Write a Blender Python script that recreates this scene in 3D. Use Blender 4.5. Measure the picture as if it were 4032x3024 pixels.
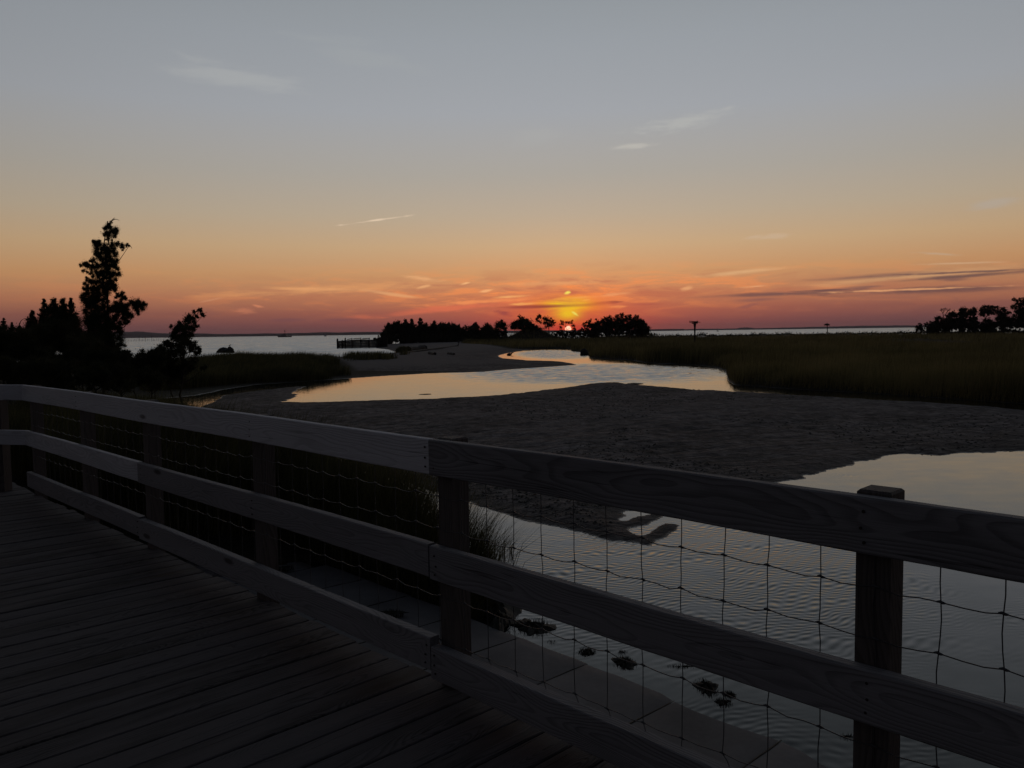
import bpy, math, random
import numpy as np
from mathutils import Vector, Matrix

R = math.radians
scene = bpy.context.scene
for o in list(bpy.data.objects):
    bpy.data.objects.remove(o)
COL = scene.collection
rng = np.random.default_rng(7)
random.seed(7)

# ------------------------------------------------------------------ camera
ZC = 2.9                                   # camera height above the water
F, CX, CY = 3150.0, 2016.0, 1512.0         # lens in pixels of the 4032 x 3024 photograph
PITCH = math.atan((1512 - 1309.6) / F)
ROLL = math.atan(0.0134)
vf = np.array([0, math.cos(PITCH), -math.sin(PITCH)])
vr0 = np.array([1.0, 0, 0]); vu0 = np.cross(vr0, vf)
vr = vr0 * math.cos(ROLL) - vu0 * math.sin(ROLL)
vu = np.cross(vr, vf)
CAM = np.array([0, 0, ZC])
cam_d = bpy.data.cameras.new('camera')
cam_d.sensor_width = 36.0
cam_d.lens = 36.0 * F / 4032.0
cam_d.clip_start = 0.05
cam_d.clip_end = 40000
cam = bpy.data.objects.new('camera', cam_d)
COL.objects.link(cam)
cam.matrix_world = Matrix(((vr[0], vu[0], -vf[0], 0), (vr[1], vu[1], -vf[1], 0), (vr[2], vu[2], -vf[2], ZC), (0, 0, 0, 1)))
scene.camera = cam


def ray(x, y):
    return vf + vr * (x - CX) / F - vu * (y - CY) / F


def px(x, y, z=0.0):            # point of the ground plane z seen at a photo pixel
    d = ray(x, y)
    return CAM + d * ((z - ZC) / d[2])


def pd(x, y, Y):                # point at a known distance Y seen at a photo pixel
    d = ray(x, y)
    return CAM + d * (Y / d[1])


def azel(x, y):
    d = ray(x, y)
    return math.degrees(math.atan2(d[0], d[1])), math.degrees(math.asin(d[2] / np.linalg.norm(d)))


# ------------------------------------------------------------------ render / view
scene.render.engine = 'CYCLES'
scene.cycles.use_denoising = True
scene.cycles.max_bounces = 6
scene.cycles.volume_bounces = 0
scene.cycles.caustics_reflective = False
scene.cycles.caustics_refractive = False
scene.view_settings.view_transform = 'Standard'
scene.view_settings.look = 'None'
scene.view_settings.exposure = 0.0
scene.view_settings.gamma = 1.0

SUN_AZ, SUN_EL = 4.06, 0.22


# ------------------------------------------------------------------ node helpers
class NT:
    def __init__(self, tree):
        self.t = tree
        self.n = tree.nodes
        self.l = tree.links

    def node(self, kind, **kw):
        nd = self.n.new(kind)
        for k, v in kw.items():
            setattr(nd, k, v)
        return nd

    def put(self, sock, v):
        if hasattr(v, 'is_output'):
            self.l.new(v, sock)
        elif v is not None:
            sock.default_value = v

    def m(self, op, a, b=None, c=None, clamp=False):
        nd = self.node('ShaderNodeMath', operation=op)
        nd.use_clamp = clamp
        self.put(nd.inputs[0], a)
        if b is not None:
            self.put(nd.inputs[1], b)
        if c is not None:
            self.put(nd.inputs[2], c)
        return nd.outputs[0]

    def vm(self, op, a, b=None):
        nd = self.node('ShaderNodeVectorMath', operation=op)
        self.put(nd.inputs[0], a)
        if b is not None:
            self.put(nd.inputs[1], b)
        return nd.outputs['Value'] if op in ('LENGTH', 'DOT_PRODUCT', 'DISTANCE') else nd.outputs[0]

    def xyz(self, x=0.0, y=0.0, z=0.0):
        nd = self.node('ShaderNodeCombineXYZ')
        for s, v in zip(nd.inputs, (x, y, z)):
            self.put(s, v)
        return nd.outputs[0]

    def sep(self, v):
        nd = self.node('ShaderNodeSeparateXYZ')
        self.l.new(v, nd.inputs[0])
        return nd.outputs

    def noise(self, vec, scale, detail=3.0, rough=0.5, dist=0.0, out='Fac'):
        nd = self.node('ShaderNodeTexNoise')
        self.l.new(vec, nd.inputs['Vector'])
        nd.inputs['Scale'].default_value = scale
        nd.inputs['Detail'].default_value = detail
        nd.inputs['Roughness'].default_value = rough
        nd.inputs['Distortion'].default_value = dist
        return nd.outputs[out]

    def mix(self, fac, a, b, blend='MIX'):
        nd = self.node('ShaderNodeMix', data_type='RGBA', blend_type=blend)
        self.put(nd.inputs[0], fac)
        self.put(nd.inputs[6], a)
        self.put(nd.inputs[7], b)
        return nd.outputs[2]

    def ramp(self, fac, stops, interp='LINEAR'):
        nd = self.node('ShaderNodeValToRGB')
        cr = nd.color_ramp
        cr.interpolation = interp
        while len(cr.elements) < len(stops):
            cr.elements.new(0.5)
        for e, (p, c) in zip(cr.elements, stops):
            e.position = p
            e.color = (*c, 1) if len(c) == 3 else c
        self.put(nd.inputs[0], fac)
        return nd.outputs[0]

    def step(self, v, lo, hi):
        nd = self.node('ShaderNodeMapRange', interpolation_type='SMOOTHSTEP')
        self.put(nd.inputs[0], v)
        nd.inputs[1].default_value = lo
        nd.inputs[2].default_value = hi
        return nd.outputs[0]

    def gauss(self, v, c, s):       # exp(-((v-c)/s)^2)
        d = self.m('DIVIDE', self.m('SUBTRACT', v, c), s)
        return self.m('EXPONENT', self.m('MULTIPLY', self.m('MULTIPLY', d, d), -1.0))


def lin(r, g, b):
    f = lambda c: (c / 255 / 12.92) if c / 255 <= 0.04045 else ((c / 255 + 0.055) / 1.055) ** 2.4
    return (f(r), f(g), f(b))


def lin4(*c):
    return (*lin(*c), 1.0)


# ------------------------------------------------------------------ world: dusk sky
def build_world():
    w = bpy.data.worlds.new('World')
    scene.world = w
    w.use_nodes = True
    g = NT(w.node_tree)
    g.n.clear()
    out = g.node('ShaderNodeOutputWorld')
    bg = g.node('ShaderNodeBackground')
    tc = g.node('ShaderNodeTexCoord')
    d = g.vm('NORMALIZE', tc.outputs['Generated'])
    X, Y, Z = g.sep(d)
    el = g.m('MULTIPLY', g.m('ARCSINE', Z), 57.29578)
    az = g.m('MULTIPLY', g.m('ARCTAN2', X, Y), 57.29578)
    daz = g.m('ABSOLUTE', g.m('SUBTRACT', az, SUN_AZ))
    elp = g.m('MAXIMUM', el, 0.0)
    # gradient by elevation (fac = sqrt(el/90))
    ef = g.m('SQRT', g.m('DIVIDE', elp, 90.0))
    P = lambda e: math.sqrt(e / 90.0)
    hi = [(11, (175, 169, 160)), (15, (165, 168, 173)), (19.3, (156, 161, 167)), (23, (146, 152, 157)), (32, (104, 111, 118)), (50, (58, 65, 78)), (90, (34, 40, 54))]
    away = [(0.0, (114, 74, 78)), (0.7, (124, 80, 79)), (1.5, (148, 94, 82)), (2.6, (186, 124, 92)), (4.2, (204, 153, 107)), (6.1, (201, 168, 130)), (8.2, (188, 171, 148))] + hi
    near = [(0.0, (146, 74, 72)), (0.7, (172, 83, 73)), (1.5, (202, 105, 76)), (2.6, (222, 134, 86)), (4.2, (222, 161, 109)), (6.1, (210, 174, 134)), (8.2, (192, 173, 150))] + hi
    ca = g.ramp(ef, [(P(e), lin(*c)) for e, c in away])
    cn = g.ramp(ef, [(P(e), lin(*c)) for e, c in near])
    col = g.mix(g.m('EXPONENT', g.m('MULTIPLY', g.m('POWER', g.m('DIVIDE', daz, 12.5), 1.5), -1.0)), ca, cn)
    # opposite the sunset the low sky is a dull blue grey
    anti = g.ramp(ef, [(0.0, lin(92, 88, 98)), (P(4), lin(110, 104, 112)), (P(12), lin(116, 116, 124)), (P(30), lin(94, 99, 110)), (P(50), lin(58, 65, 78)), (1.0, lin(34, 40, 54))])
    col = g.mix(g.step(daz, 45.0, 115.0), col, anti)
    # the physical sky lends its own azimuthal tint
    sky = g.node('ShaderNodeTexSky', sky_type='NISHITA')
    sky.sun_disc = False
    sky.sun_elevation = R(max(SUN_EL, 0.2))
    sky.sun_rotation = R(SUN_AZ)
    sky.air_density = 1.3
    sky.dust_density = 1.5
    nis = g.mix(1.0, sky.outputs[0], (0.05, 0.05, 0.05, 1), 'MULTIPLY')
    col = g.mix(0.04, col, nis)

    # ---- cloud helper: soft tilted ellipse in (az, el) broken up by stretched noise
    skyv = g.xyz(g.m('MULTIPLY', az, 0.16), g.m('MULTIPLY', el, 1.0), 0.0)
    n_str = g.noise(skyv, 1.35, 5.0, 0.62, 0.35)
    skyv2 = g.xyz(g.m('MULTIPLY', az, 0.33), g.m('MULTIPLY', el, 1.6), 3.7)
    n_fin = g.noise(skyv2, 1.9, 4.0, 0.6, 0.5)

    flat = g.xyz(az, el, 0.0)
    hn_s = g.m('MULTIPLY', g.m('SUBTRACT', n_str, 0.5), -2.6)
    hn_f = g.m('MULTIPLY', g.m('SUBTRACT', n_fin, 0.5), -2.6)

    def wisp(cin, u0, v0, u1, v1, wid, c, k, sharp=0.42, fine=False):
        a0, e0 = azel(u0, v0)
        a1, e1 = azel(u1, v1)
        L = math.hypot(a1 - a0, e1 - e0) / 2
        mp = g.node('ShaderNodeMapping', vector_type='TEXTURE')
        g.l.new(flat, mp.inputs['Vector'])
        mp.inputs['Location'].default_value = ((a0 + a1) / 2, (e0 + e1) / 2, 0)
        mp.inputs['Rotation'].default_value = (0, 0, math.atan2(e1 - e0, a1 - a0))
        mp.inputs['Scale'].default_value = (L * 1.15, wid * 1.1, 1)
        ln = g.vm('LENGTH', mp.outputs[0])
        # stretched noise erodes the outline so that edges stay ragged
        q = g.m('ADD', ln, hn_f if fine else hn_s)
        nd = g.node('ShaderNodeMapRange', interpolation_type='SMOOTHSTEP')
        g.l.new(q, nd.inputs[0])
        nd.inputs[1].default_value = 1.35 - (sharp - 0.3) * 1.5
        nd.inputs[2].default_value = 0.1
        nd.inputs[4].default_value = k
        return g.mix(nd.outputs[0], cin, lin4(*c))

    # ---- broad streaky stratus around the sun
    band = g.m('MULTIPLY', g.gauss(el, 2.9, 1.25), g.m('EXPONENT', g.m('MULTIPLY', g.m('DIVIDE', daz, 15.0), -1.0)))
    s1 = g.m('MULTIPLY', g.step(n_str, 0.48, 0.62), band)
    col = g.mix(g.m('MULTIPLY', s1, 0.95), col, lin4(255, 150, 84))
    s2 = g.m('MULTIPLY', g.step(n_str, 0.50, 0.34), band)
    col = g.mix(g.m('MULTIPLY', s2, 0.55), col, lin4(168, 84, 76))
    # wisps : (start, end) in photo pixels
    OR, OY, DK, GY = (236, 160, 104), (250, 190, 120), (112, 80, 78), (186, 176, 166)
    W = [
        (830, 1158, 1760, 1112, .32, (226, 158, 104), .75, .40, 0), (1010, 1135, 1420, 1140, .14, (236, 168, 112), .7, .38, 0),
        (1430, 1142, 1625, 1170, .12, (236, 170, 116), .75, .38, 0), (1600, 1090, 1730, 1104, .16, (238, 176, 122), .75, .36, 1),
        (1640, 1135, 1695, 1122, .10, (240, 176, 120), .8, .36, 1), (1815, 1120, 1852, 1112, .07, (252, 190, 130), .9, .3, 1),
        (1893, 1150, 1935, 1142, .09, (252, 184, 124), .9, .3, 1), (1480, 1242, 2030, 1190, .28, (232, 116, 82), .7, .42, 0),
        (1720, 1200, 2130, 1172, .14, (250, 152, 92), .85, .38, 1), (1950, 1172, 2060, 1166, .09, (255, 190, 116), .9, .32, 1),
        (2010, 1200, 2150, 1194, .09, (255, 184, 104), .95, .3, 1), (2020, 1120, 2400, 1108, .18, (238, 170, 112), .6, .42, 0),
        (2200, 1176, 2330, 1168, .09, (255, 186, 110), .9, .34, 1), (2290, 1184, 2325, 1178, .06, (255, 184, 112), .9, .3, 1),
        (2340, 1168, 2480, 1152, .12, (246, 168, 110), .8, .38, 1), (2380, 1210, 2480, 1205, .10, (250, 160, 96), .8, .36, 1),
        (2680, 1140, 2730, 1128, .14, (240, 172, 118), .75, .38, 1), (2760, 1085, 3060, 1058, .17, (228, 178, 128), .75, .40, 0),
        (2930, 940, 3130, 925, .17, (206, 178, 148), .7, .40, 1), (2930, 1130, 3010, 1126, .06, (236, 176, 128), .7, .36, 1),
        (3200, 1120, 4032, 1050, .30, (214, 164, 118), .7, .42, 0), (3640, 1040, 3920, 1032, .07, (214, 172, 134), .8, .36, 0),
        (3620, 995, 3780, 1005, .08, (200, 172, 144), .6, .40, 1), (3830, 810, 4032, 780, .30, (184, 174, 164), .5, .44, 0),
        # dark stratus bars
        (2740, 1170, 3480, 1140, .16, DK, .85, .34, 0), (3300, 1158, 4060, 1122, .26, DK, .88, .34, 0),
        (3150, 1105, 3700, 1072, .17, (134, 98, 86), .8, .38, 0), (3480, 1110, 4060, 1068, .12, (116, 86, 80), .95, .28, 0), (3560, 1082, 4060, 1060, .06, (120, 90, 82), .9, .28, 1), (3250, 1152, 3900, 1128, .06, (238, 170, 118), .8, .34, 1), (3100, 1148, 3420, 1136, .05, (116, 82, 78), .9, .28, 1),
        (3680, 1106, 3820, 1098, .13, (128, 92, 84), .85, .34, 0), (3320, 1136, 3520, 1124, .11, (134, 94, 86), .8, .36, 0),
        (2890, 1184, 3090, 1176, .16, (140, 92, 84), .75, .38, 0), (2900, 1216, 3000, 1190, .14, (146, 88, 82), .6, .40, 1),
        (1050, 1262, 1200, 1258, .14, (124, 78, 82), .6, .40, 0), (1270, 1262, 1420, 1262, .16, (128, 78, 82), .6, .40, 0),
        (1950, 1228, 2016, 1236, .18, (122, 64, 72), .8, .34, 1), (2390, 1190, 2450, 1188, .11, (130, 72, 66), .85, .34, 1),
        (1990, 1212, 2310, 1200, .15, (142, 66, 62), .95, .28, 0), (2300, 1196, 2420, 1192, .10, (150, 74, 66), .8, .36, 1),
        (2460, 1200, 2640, 1196, .12, (170, 88, 74), .6, .40, 0),
        # high thin cirrus
        (690, 260, 1180, 345, .85, (176, 178, 178), .55, .42, 0), (1150, 130, 1680, 290, .8, (162, 166, 168), .4, .46, 0),
        (2500, 515, 2860, 450, .45, (182, 182, 178), .6, .40, 1), (2430, 580, 2560, 572, .22, (190, 186, 178), .7, .38, 1),
        (2010, 545, 2240, 520, .7, (172, 172, 170), .4, .46, 0), (1362, 883, 1585, 853, .06, (228, 204, 176), .95, .26, 1),
        (790, 1190, 880, 1172, .06, (214, 150, 112), .6, .38, 1), (920, 1222, 1000, 1228, .18, (206, 128, 96), .7, .36, 1),
        (985, 1198, 1032, 1208, .09, (222, 140, 102), .8, .34, 1), (3700, 1228, 3860, 1220, .10, (186, 122, 96), .5, .42, 1),
    ]
    for (u0, v0, u1, v1, wd, c, k, sh, fi) in W:
        col = wisp(col, u0, v0, u1, v1, wd, c, k, sh, bool(fi))
    # ---- light pillar and glow over the setting sun
    red = g.m('MULTIPLY', g.gauss(az, SUN_AZ, 5.0), g.gauss(el, 0.7, 1.8))
    col = g.mix(g.m('MULTIPLY', red, 0.55), col, lin4(240, 84, 54))
    stripes = g.m('ADD', 0.30, g.m('MULTIPLY', g.step(n_str, 0.36, 0.62), 0.8))
    org = g.m('MULTIPLY', g.m('MULTIPLY', g.gauss(az, SUN_AZ, 2.4), g.gauss(el, 1.5, 1.15)), stripes)
    col = g.mix(g.m('MINIMUM', org, 1.0), col, lin4(255, 138, 44))
    yel = g.m('MULTIPLY', g.m('MULTIPLY', g.gauss(az, SUN_AZ - .1, 1.25), g.gauss(el, 1.95, 0.38)), stripes)
    col = g.mix(g.m('MINIMUM', g.m('MULTIPLY', yel, 1.1), 1.0), col, lin4(255, 226, 30))
    yel2 = g.m('MULTIPLY', g.gauss(az, SUN_AZ, 0.8), g.gauss(el, 1.25, 0.45))
    col = g.mix(g.m('MINIMUM', yel2, 0.95), col, lin4(255, 206, 34))
    halo = g.m('MULTIPLY', g.gauss(az, SUN_AZ, 1.5), g.gauss(el, 0.15, 0.62))
    col = g.mix(g.m('MULTIPLY', halo, 0.95), col, lin4(255, 56, 30))
    core = g.m('MULTIPLY', g.gauss(az, SUN_AZ, 0.42), g.gauss(el, SUN_EL + .05, 0.36))
    col = g.mix(g.m('MULTIPLY', core, 0.8), col, (1.5, 0.22, 0.07, 1))
    # two small burning cloud scraps in the pillar
    for (u0, v0, u1, v1, wd) in ((2226, 1155, 2244, 1150, .09), (2254, 1228, 2274, 1242, .07)):
        col = wisp(col, u0, v0, u1, v1, wd, (255, 230, 100), 1.0, .22, True)
    # dark bar crossing the pillar, in front of the glow
    col = wisp(col, 2010, 1212, 2300, 1201, .12, (150, 62, 56), .85, .24, False)
    # azimuthal fall-off: the sky away from the sunset is dimmer
    fall = g.m('ADD', 0.30, g.m('MULTIPLY', 0.70, g.m('EXPONENT', g.m('MULTIPLY', g.m('POWER', g.m('DIVIDE', daz, 72.0), 2.0), -1.0))))
    # towards the zenith azimuth loses its meaning
    zf = g.step(el, 35.0, 85.0)
    fall = g.m('ADD', g.m('MULTIPLY', fall, g.m('SUBTRACT', 1.0, zf)), g.m('MULTIPLY', zf, 0.6))
    fallc = g.xyz(fall, fall, fall)
    col = g.mix(1.0, col, fallc, 'MULTIPLY')
    # sun disc
    sa, se = R(SUN_AZ), R(SUN_EL)
    sv = (math.sin(sa) * math.cos(se), math.cos(sa) * math.cos(se), math.sin(se))
    ang = g.m('MULTIPLY', g.m('ARCCOSINE', g.m('MINIMUM', g.vm('DOT_PRODUCT', d, sv), 1.0)), 57.29578)
    disc = g.step(ang, 0.25, 0.17)
    col = g.mix(disc, col, (3.0, 1.35, 0.85, 1))
    # below the horizon
    col = g.mix(g.step(el, -0.05, -0.6), col, lin4(40, 32, 38))
    g.l.new(col, bg.inputs['Color'])
    bg.inputs['Strength'].default_value = 1.0
    g.l.new(bg.outputs[0], out.inputs[0])
    w.cycles.sampling_method = 'MANUAL'
    w.cycles.sample_map_resolution = 1024


build_world()
sl = bpy.data.lights.new('sun', 'SUN')
sl.energy = 0.05
sl.angle = R(0.53)
sl.color = (1.0, 0.36, 0.14)
sun = bpy.data.objects.new('sun', sl)
COL.objects.link(sun)
_sd = Vector((math.sin(R(SUN_AZ)) * math.cos(R(SUN_EL)), math.cos(R(SUN_AZ)) * math.cos(R(SUN_EL)), math.sin(R(SUN_EL))))
sun.rotation_euler = _sd.to_track_quat('Z', 'Y').to_euler()


# ------------------------------------------------------------------ mesh helpers
def mesh_np(name, V, Fc, smooth=False):
    V = np.asarray(V, np.float32)
    Fc = np.asarray(Fc, np.int32)
    k = Fc.shape[1]
    me = bpy.data.meshes.new(name)
    me.vertices.add(len(V))
    me.vertices.foreach_set('co', V.ravel())
    me.loops.add(Fc.size)
    me.loops.foreach_set('vertex_index', Fc.ravel())
    me.polygons.add(len(Fc))
    me.polygons.foreach_set('loop_start', np.arange(0, Fc.size, k, dtype=np.int32))
    me.polygons.foreach_set('loop_total', np.full(len(Fc), k, np.int32))
    if smooth:
        me.polygons.foreach_set('use_smooth', np.ones(len(Fc), bool))
    me.update()
    me.validate()
    return me


def link(name, me, mat=None, parent=None, loc=None, rot=None):
    o = bpy.data.objects.new(name, me)
    COL.objects.link(o)
    if mat is not None and me is not None and not me.materials:
        me.materials.append(mat)
    if parent is not None:
        o.parent = parent
    if loc is not None:
        o.location = loc
    if rot is not None:
        o.rotation_euler = rot
    return o


def empty(name, loc, label=None, cat=None, group=None, kind=None):
    o = bpy.data.objects.new(name, None)
    o.empty_display_size = 0.2
    COL.objects.link(o)
    o.location = loc
    tag(o, label, cat, group, kind)
    return o


def tag(o, label=None, cat=None, group=None, kind=None):
    if label:
        o['label'] = label
    if cat:
        o['category'] = cat
    if group:
        o['group'] = group
    if kind:
        o['kind'] = kind
    return o


class MB:
    """collects shapes and links them as one mesh object"""
    def __init__(self):
        self.v = []
        self.f = []

    def box(self, c, s, rotz=0.0, taper=1.0, tilt=0.0):
        b = len(self.v)
        cs, sn = math.cos(rotz), math.sin(rotz)
        for dz in (-1, 1):
            for dx, dy in ((-1, -1), (1, -1), (1, 1), (-1, 1)):
                t = taper if dz > 0 else 1.0
                x, y, z = dx * s[0] / 2 * t, dy * s[1] / 2 * t, dz * s[2] / 2
                x, z = x * math.cos(tilt) + z * math.sin(tilt), -x * math.sin(tilt) + z * math.cos(tilt)
                self.v.append((c[0] + x * cs - y * sn, c[1] + x * sn + y * cs, c[2] + z))
        for q in ((0, 3, 2, 1), (4, 5, 6, 7), (0, 1, 5, 4), (1, 2, 6, 5), (2, 3, 7, 6), (3, 0, 4, 7)):
            self.f.append(tuple(b + i for i in q))
        return self

    def tube(self, pts, rad, n=6, cap=True):
        pts = [Vector(p) for p in pts]
        rad = [rad] * len(pts) if not hasattr(rad, '__len__') else rad
        b = len(self.v)
        up = Vector((0.31, 0.23, 0.92))
        for i, p in enumerate(pts):
            t = (pts[min(i + 1, len(pts) - 1)] - pts[max(i - 1, 0)])
            if t.length < 1e-9:
                t = Vector((0, 0, 1))
            t.normalize()
            a = t.cross(up)
            if a.length < 0.05:
                a = t.cross(Vector((1, 0, 0)))
            a.normalize()
            c = t.cross(a)
            for k in range(n):
                an = 2 * math.pi * k / n
                self.v.append(tuple(p + (a * math.cos(an) + c * math.sin(an)) * rad[i]))
        for i in range(len(pts) - 1):
            for k in range(n):
                k2 = (k + 1) % n
                self.f.append((b + i * n + k, b + i * n + k2, b + (i + 1) * n + k2, b + (i + 1) * n + k))
        if cap:
            self.f.append(tuple(b + k for k in range(n)))
            e = b + (len(pts) - 1) * n
            self.f.append(tuple(e + n - 1 - k for k in range(n)))
        return self

    def prism(self, poly, axis_pts):       # poly: list of (x, y, z) ; extruded by vector
        b = len(self.v)
        k = len(poly)
        for p in poly:
            self.v.append(tuple(p))
        for p in poly:
            self.v.append((p[0] + axis_pts[0], p[1] + axis_pts[1], p[2] + axis_pts[2]))
        self.f.append(tuple(b + i for i in range(k))[::-1])
        self.f.append(tuple(b + k + i for i in range(k)))
        for i in range(k):
            j = (i + 1) % k
            self.f.append((b + i, b + j, b + k + j, b + k + i))
        return self

    def build(self, name, mat, parent=None, smooth=False, loc=None):
        me = bpy.data.meshes.new(name)
        me.from_pydata(self.v, [], self.f)
        if smooth:
            for p in me.polygons:
                p.use_smooth = True
        me.update()
        return link(name, me, mat, parent, loc)


# ------------------------------------------------------------------ materials
def new_mat(name):
    m = bpy.data.materials.new(name)
    m.use_nodes = True
    g = NT(m.node_tree)
    return m, g, g.n['Principled BSDF']


def mat_plain(name, c, rough=0.9, var=0.25, scale=3.0, spec=0.2):
    m, g, b = new_mat(name)
    tc = g.node('ShaderNodeNewGeometry')
    n = g.noise(tc.outputs['Position'], scale, 3)
    k = g.m('ADD', 1 - var, g.m('MULTIPLY', n, 2 * var))
    g.l.new(g.mix(1.0, (*c, 1), g.xyz(k, k, k), 'MULTIPLY'), b.inputs['Base Color'])
    b.inputs['Roughness'].default_value = rough
    b.inputs['Specular IOR Level'].default_value = spec
    return m


def mat_wood(name, c0, c1, ring=0.020, contrast=0.5, wear=0.35, knots=True, rough=0.75, bump=0.45, rvar=0.35):
    m, g, b = new_mat(name)
    tc = g.node('ShaderNodeTexCoord')
    oi = g.node('ShaderNodeObjectInfo')
    rnd = oi.outputs['Random']
    x, y, z = g.sep(tc.outputs['Object'])
    off = g.m('MULTIPLY', rnd, 37.0)
    xx = g.m('ADD', x, off)
    warp = g.noise(g.xyz(g.m('MULTIPLY', xx, 1.1), g.m('MULTIPLY', y, 5.0), g.m('MULTIPLY', z, 5.0)), 1.0, 2, 0.5)
    w = g.m('MULTIPLY', g.m('SUBTRACT', warp, 0.5), 0.20)
    # pith axis somewhere below / behind the face
    yy = g.m('ADD', y, g.m('ADD', 0.05, g.m('MULTIPLY', rnd, 0.05)))
    zz = g.m('ADD', z, g.m('SUBTRACT', g.m('MULTIPLY', g.m('FRACT', g.m('MULTIPLY', rnd, 7.3)), 0.1), 0.05))
    rad = g.m('SQRT', g.m('ADD', g.m('MULTIPLY', yy, yy), g.m('MULTIPLY', zz, zz)))
    kd = None
    if knots:
        vo = g.node('ShaderNodeTexVoronoi')
        vo.feature = 'F1'
        g.l.new(g.xyz(g.m('MULTIPLY', xx, 1.55), g.m('MULTIPLY', g.m('ADD', z, off), 5.5), 0.0), vo.inputs['Vector'])
        vo.inputs['Scale'].default_value = 1.0
        kd = vo.outputs['Distance']
        pull = g.m('EXPONENT', g.m('MULTIPLY', g.m('MULTIPLY', kd, kd), -14.0))
        rad = g.m('ADD', rad, g.m('MULTIPLY', pull, 0.085))
    rad = g.m('ADD', rad, w)
    ringv = g.m('FRACT', g.m('DIVIDE', rad, ring))
    late = g.m('MULTIPLY', g.step(ringv, 0.25, 0.85), g.step(ringv, 1.0, 0.88))
    fib = g.noise(g.xyz(g.m('MULTIPLY', xx, 3.0), g.m('MULTIPLY', y, 160.0), g.m('MULTIPLY', z, 160.0)), 1.0, 3, 0.6)
    blot = g.noise(g.xyz(g.m('MULTIPLY', xx, 1.7), g.m('MULTIPLY', y, 9.0), g.m('MULTIPLY', z, 9.0)), 1.0, 4, 0.6)
    f = g.m('MULTIPLY', late, contrast)
    f = g.m('ADD', f, g.m('MULTIPLY', g.m('SUBTRACT', fib, 0.5), 0.55))
    f = g.m('ADD', f, g.m('MULTIPLY', g.m('SUBTRACT', 0.5, blot), wear * 2))
    # drying cracks along the grain
    chk = g.noise(g.xyz(g.m('MULTIPLY', xx, 2.2), g.m('MULTIPLY', y, 70.0), g.m('MULTIPLY', z, 70.0)), 1.0, 2, 0.5)
    crack = g.step(chk, 0.66, 0.72)
    f = g.m('ADD', f, g.m('MULTIPLY', crack, 0.5))
    f = g.m('ADD', f, g.m('MULTIPLY', g.m('SUBTRACT', rnd, 0.5), rvar), clamp=True)
    colr = g.mix(f, (*c0, 1), (*c1, 1))
    if knots:
        kk = g.step(kd, 0.13, 0.05)
        colr = g.mix(g.m('MULTIPLY', kk, 0.8), colr, (c1[0] * .3, c1[1] * .26, c1[2] * .24, 1))
    g.l.new(colr, b.inputs['Base Color'])
    b.inputs['Roughness'].default_value = rough
    b.inputs['Specular IOR Level'].default_value = 0.25
    bp = g.node('ShaderNodeBump')
    bp.inputs['Strength'].default_value = bump
    bp.inputs['Distance'].default_value = 0.004
    g.l.new(g.m('SUBTRACT', g.m('MULTIPLY', fib, 0.8), g.m('ADD', g.m('MULTIPLY', crack, 0.8), g.m('MULTIPLY', late, 0.5))), bp.inputs['Height'])
    g.l.new(bp.outputs[0], b.inputs['Normal'])
    return m


def mat_leaf(name, c0, c1, scale=1.2, trans=0.15):
    m, g, b = new_mat(name)
    ge = g.node('ShaderNodeNewGeometry')
    n = g.noise(ge.outputs['Position'], scale, 3)
    n2 = g.m('ADD', g.m('MULTIPLY', n, 0.7), g.m('MULTIPLY', ge.outputs['Random Per Island'], 0.3))
    cc = g.mix(g.step(n2, 0.3, 0.7), (*c0, 1), (*c1, 1))
    g.l.new(cc, b.inputs['Base Color'])
    b.inputs['Roughness'].default_value = 0.85
    b.inputs['Specular IOR Level'].default_value = 0.1
    if trans > 0:
        tr = g.node('ShaderNodeBsdfTranslucent')
        g.l.new(cc, tr.inputs[0])
        mx = g.node('ShaderNodeMixShader')
        mx.inputs[0].default_value = trans
        g.l.new(b.outputs[0], mx.inputs[1])
        g.l.new(tr.outputs[0], mx.inputs[2])
        g.l.new(mx.outputs[0], g.n['Material Output'].inputs[0])
    return m


M = {}
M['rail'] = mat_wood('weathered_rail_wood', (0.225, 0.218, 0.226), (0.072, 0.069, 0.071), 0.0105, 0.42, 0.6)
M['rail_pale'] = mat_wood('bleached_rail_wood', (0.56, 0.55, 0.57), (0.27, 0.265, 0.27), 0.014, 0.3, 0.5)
M['post'] = mat_wood('post_wood', (0.10, 0.085, 0.080), (0.045, 0.036, 0.034), 0.012, 0.5, 0.4, knots=False)
M['plank'] = mat_wood('deck_plank_wood', (0.100, 0.089, 0.091), (0.018, 0.016, 0.016), 0.009, 0.45, 1.2, rough=0.85, rvar=0.6)
M['dark_wood'] = mat_wood('wet_timber', (0.018, 0.016, 0.015), (0.009, 0.008, 0.008), 0.02, 0.5, 0.5, knots=False)
M['wire'] = mat_plain('galvanised_wire', (0.045, 0.045, 0.05), 0.5, 0.3, 30.0, 0.5)
M['nail'] = mat_plain('rusty_nail', (0.03, 0.024, 0.02), 0.6, 0.2, 30.0)
M['cedar'] = mat_leaf('cedar_foliage', (0.030, 0.036, 0.022), (0.055, 0.062, 0.034), 2.0)
M['shrub'] = mat_leaf('shrub_foliage', (0.035, 0.040, 0.022), (0.085, 0.078, 0.040), 1.4)
M['far_leaf'] = mat_leaf('far_tree_foliage', (0.03, 0.034, 0.022), (0.05, 0.055, 0.03), 0.3)
M['bark'] = mat_plain('bark', (0.05, 0.042, 0.036), 0.95, 0.4, 6.0)
M['marsh'] = mat_leaf('marsh_grass_blades', (0.062, 0.061, 0.027), (0.31, 0.25, 0.108), 0.09, 0.3)
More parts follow.
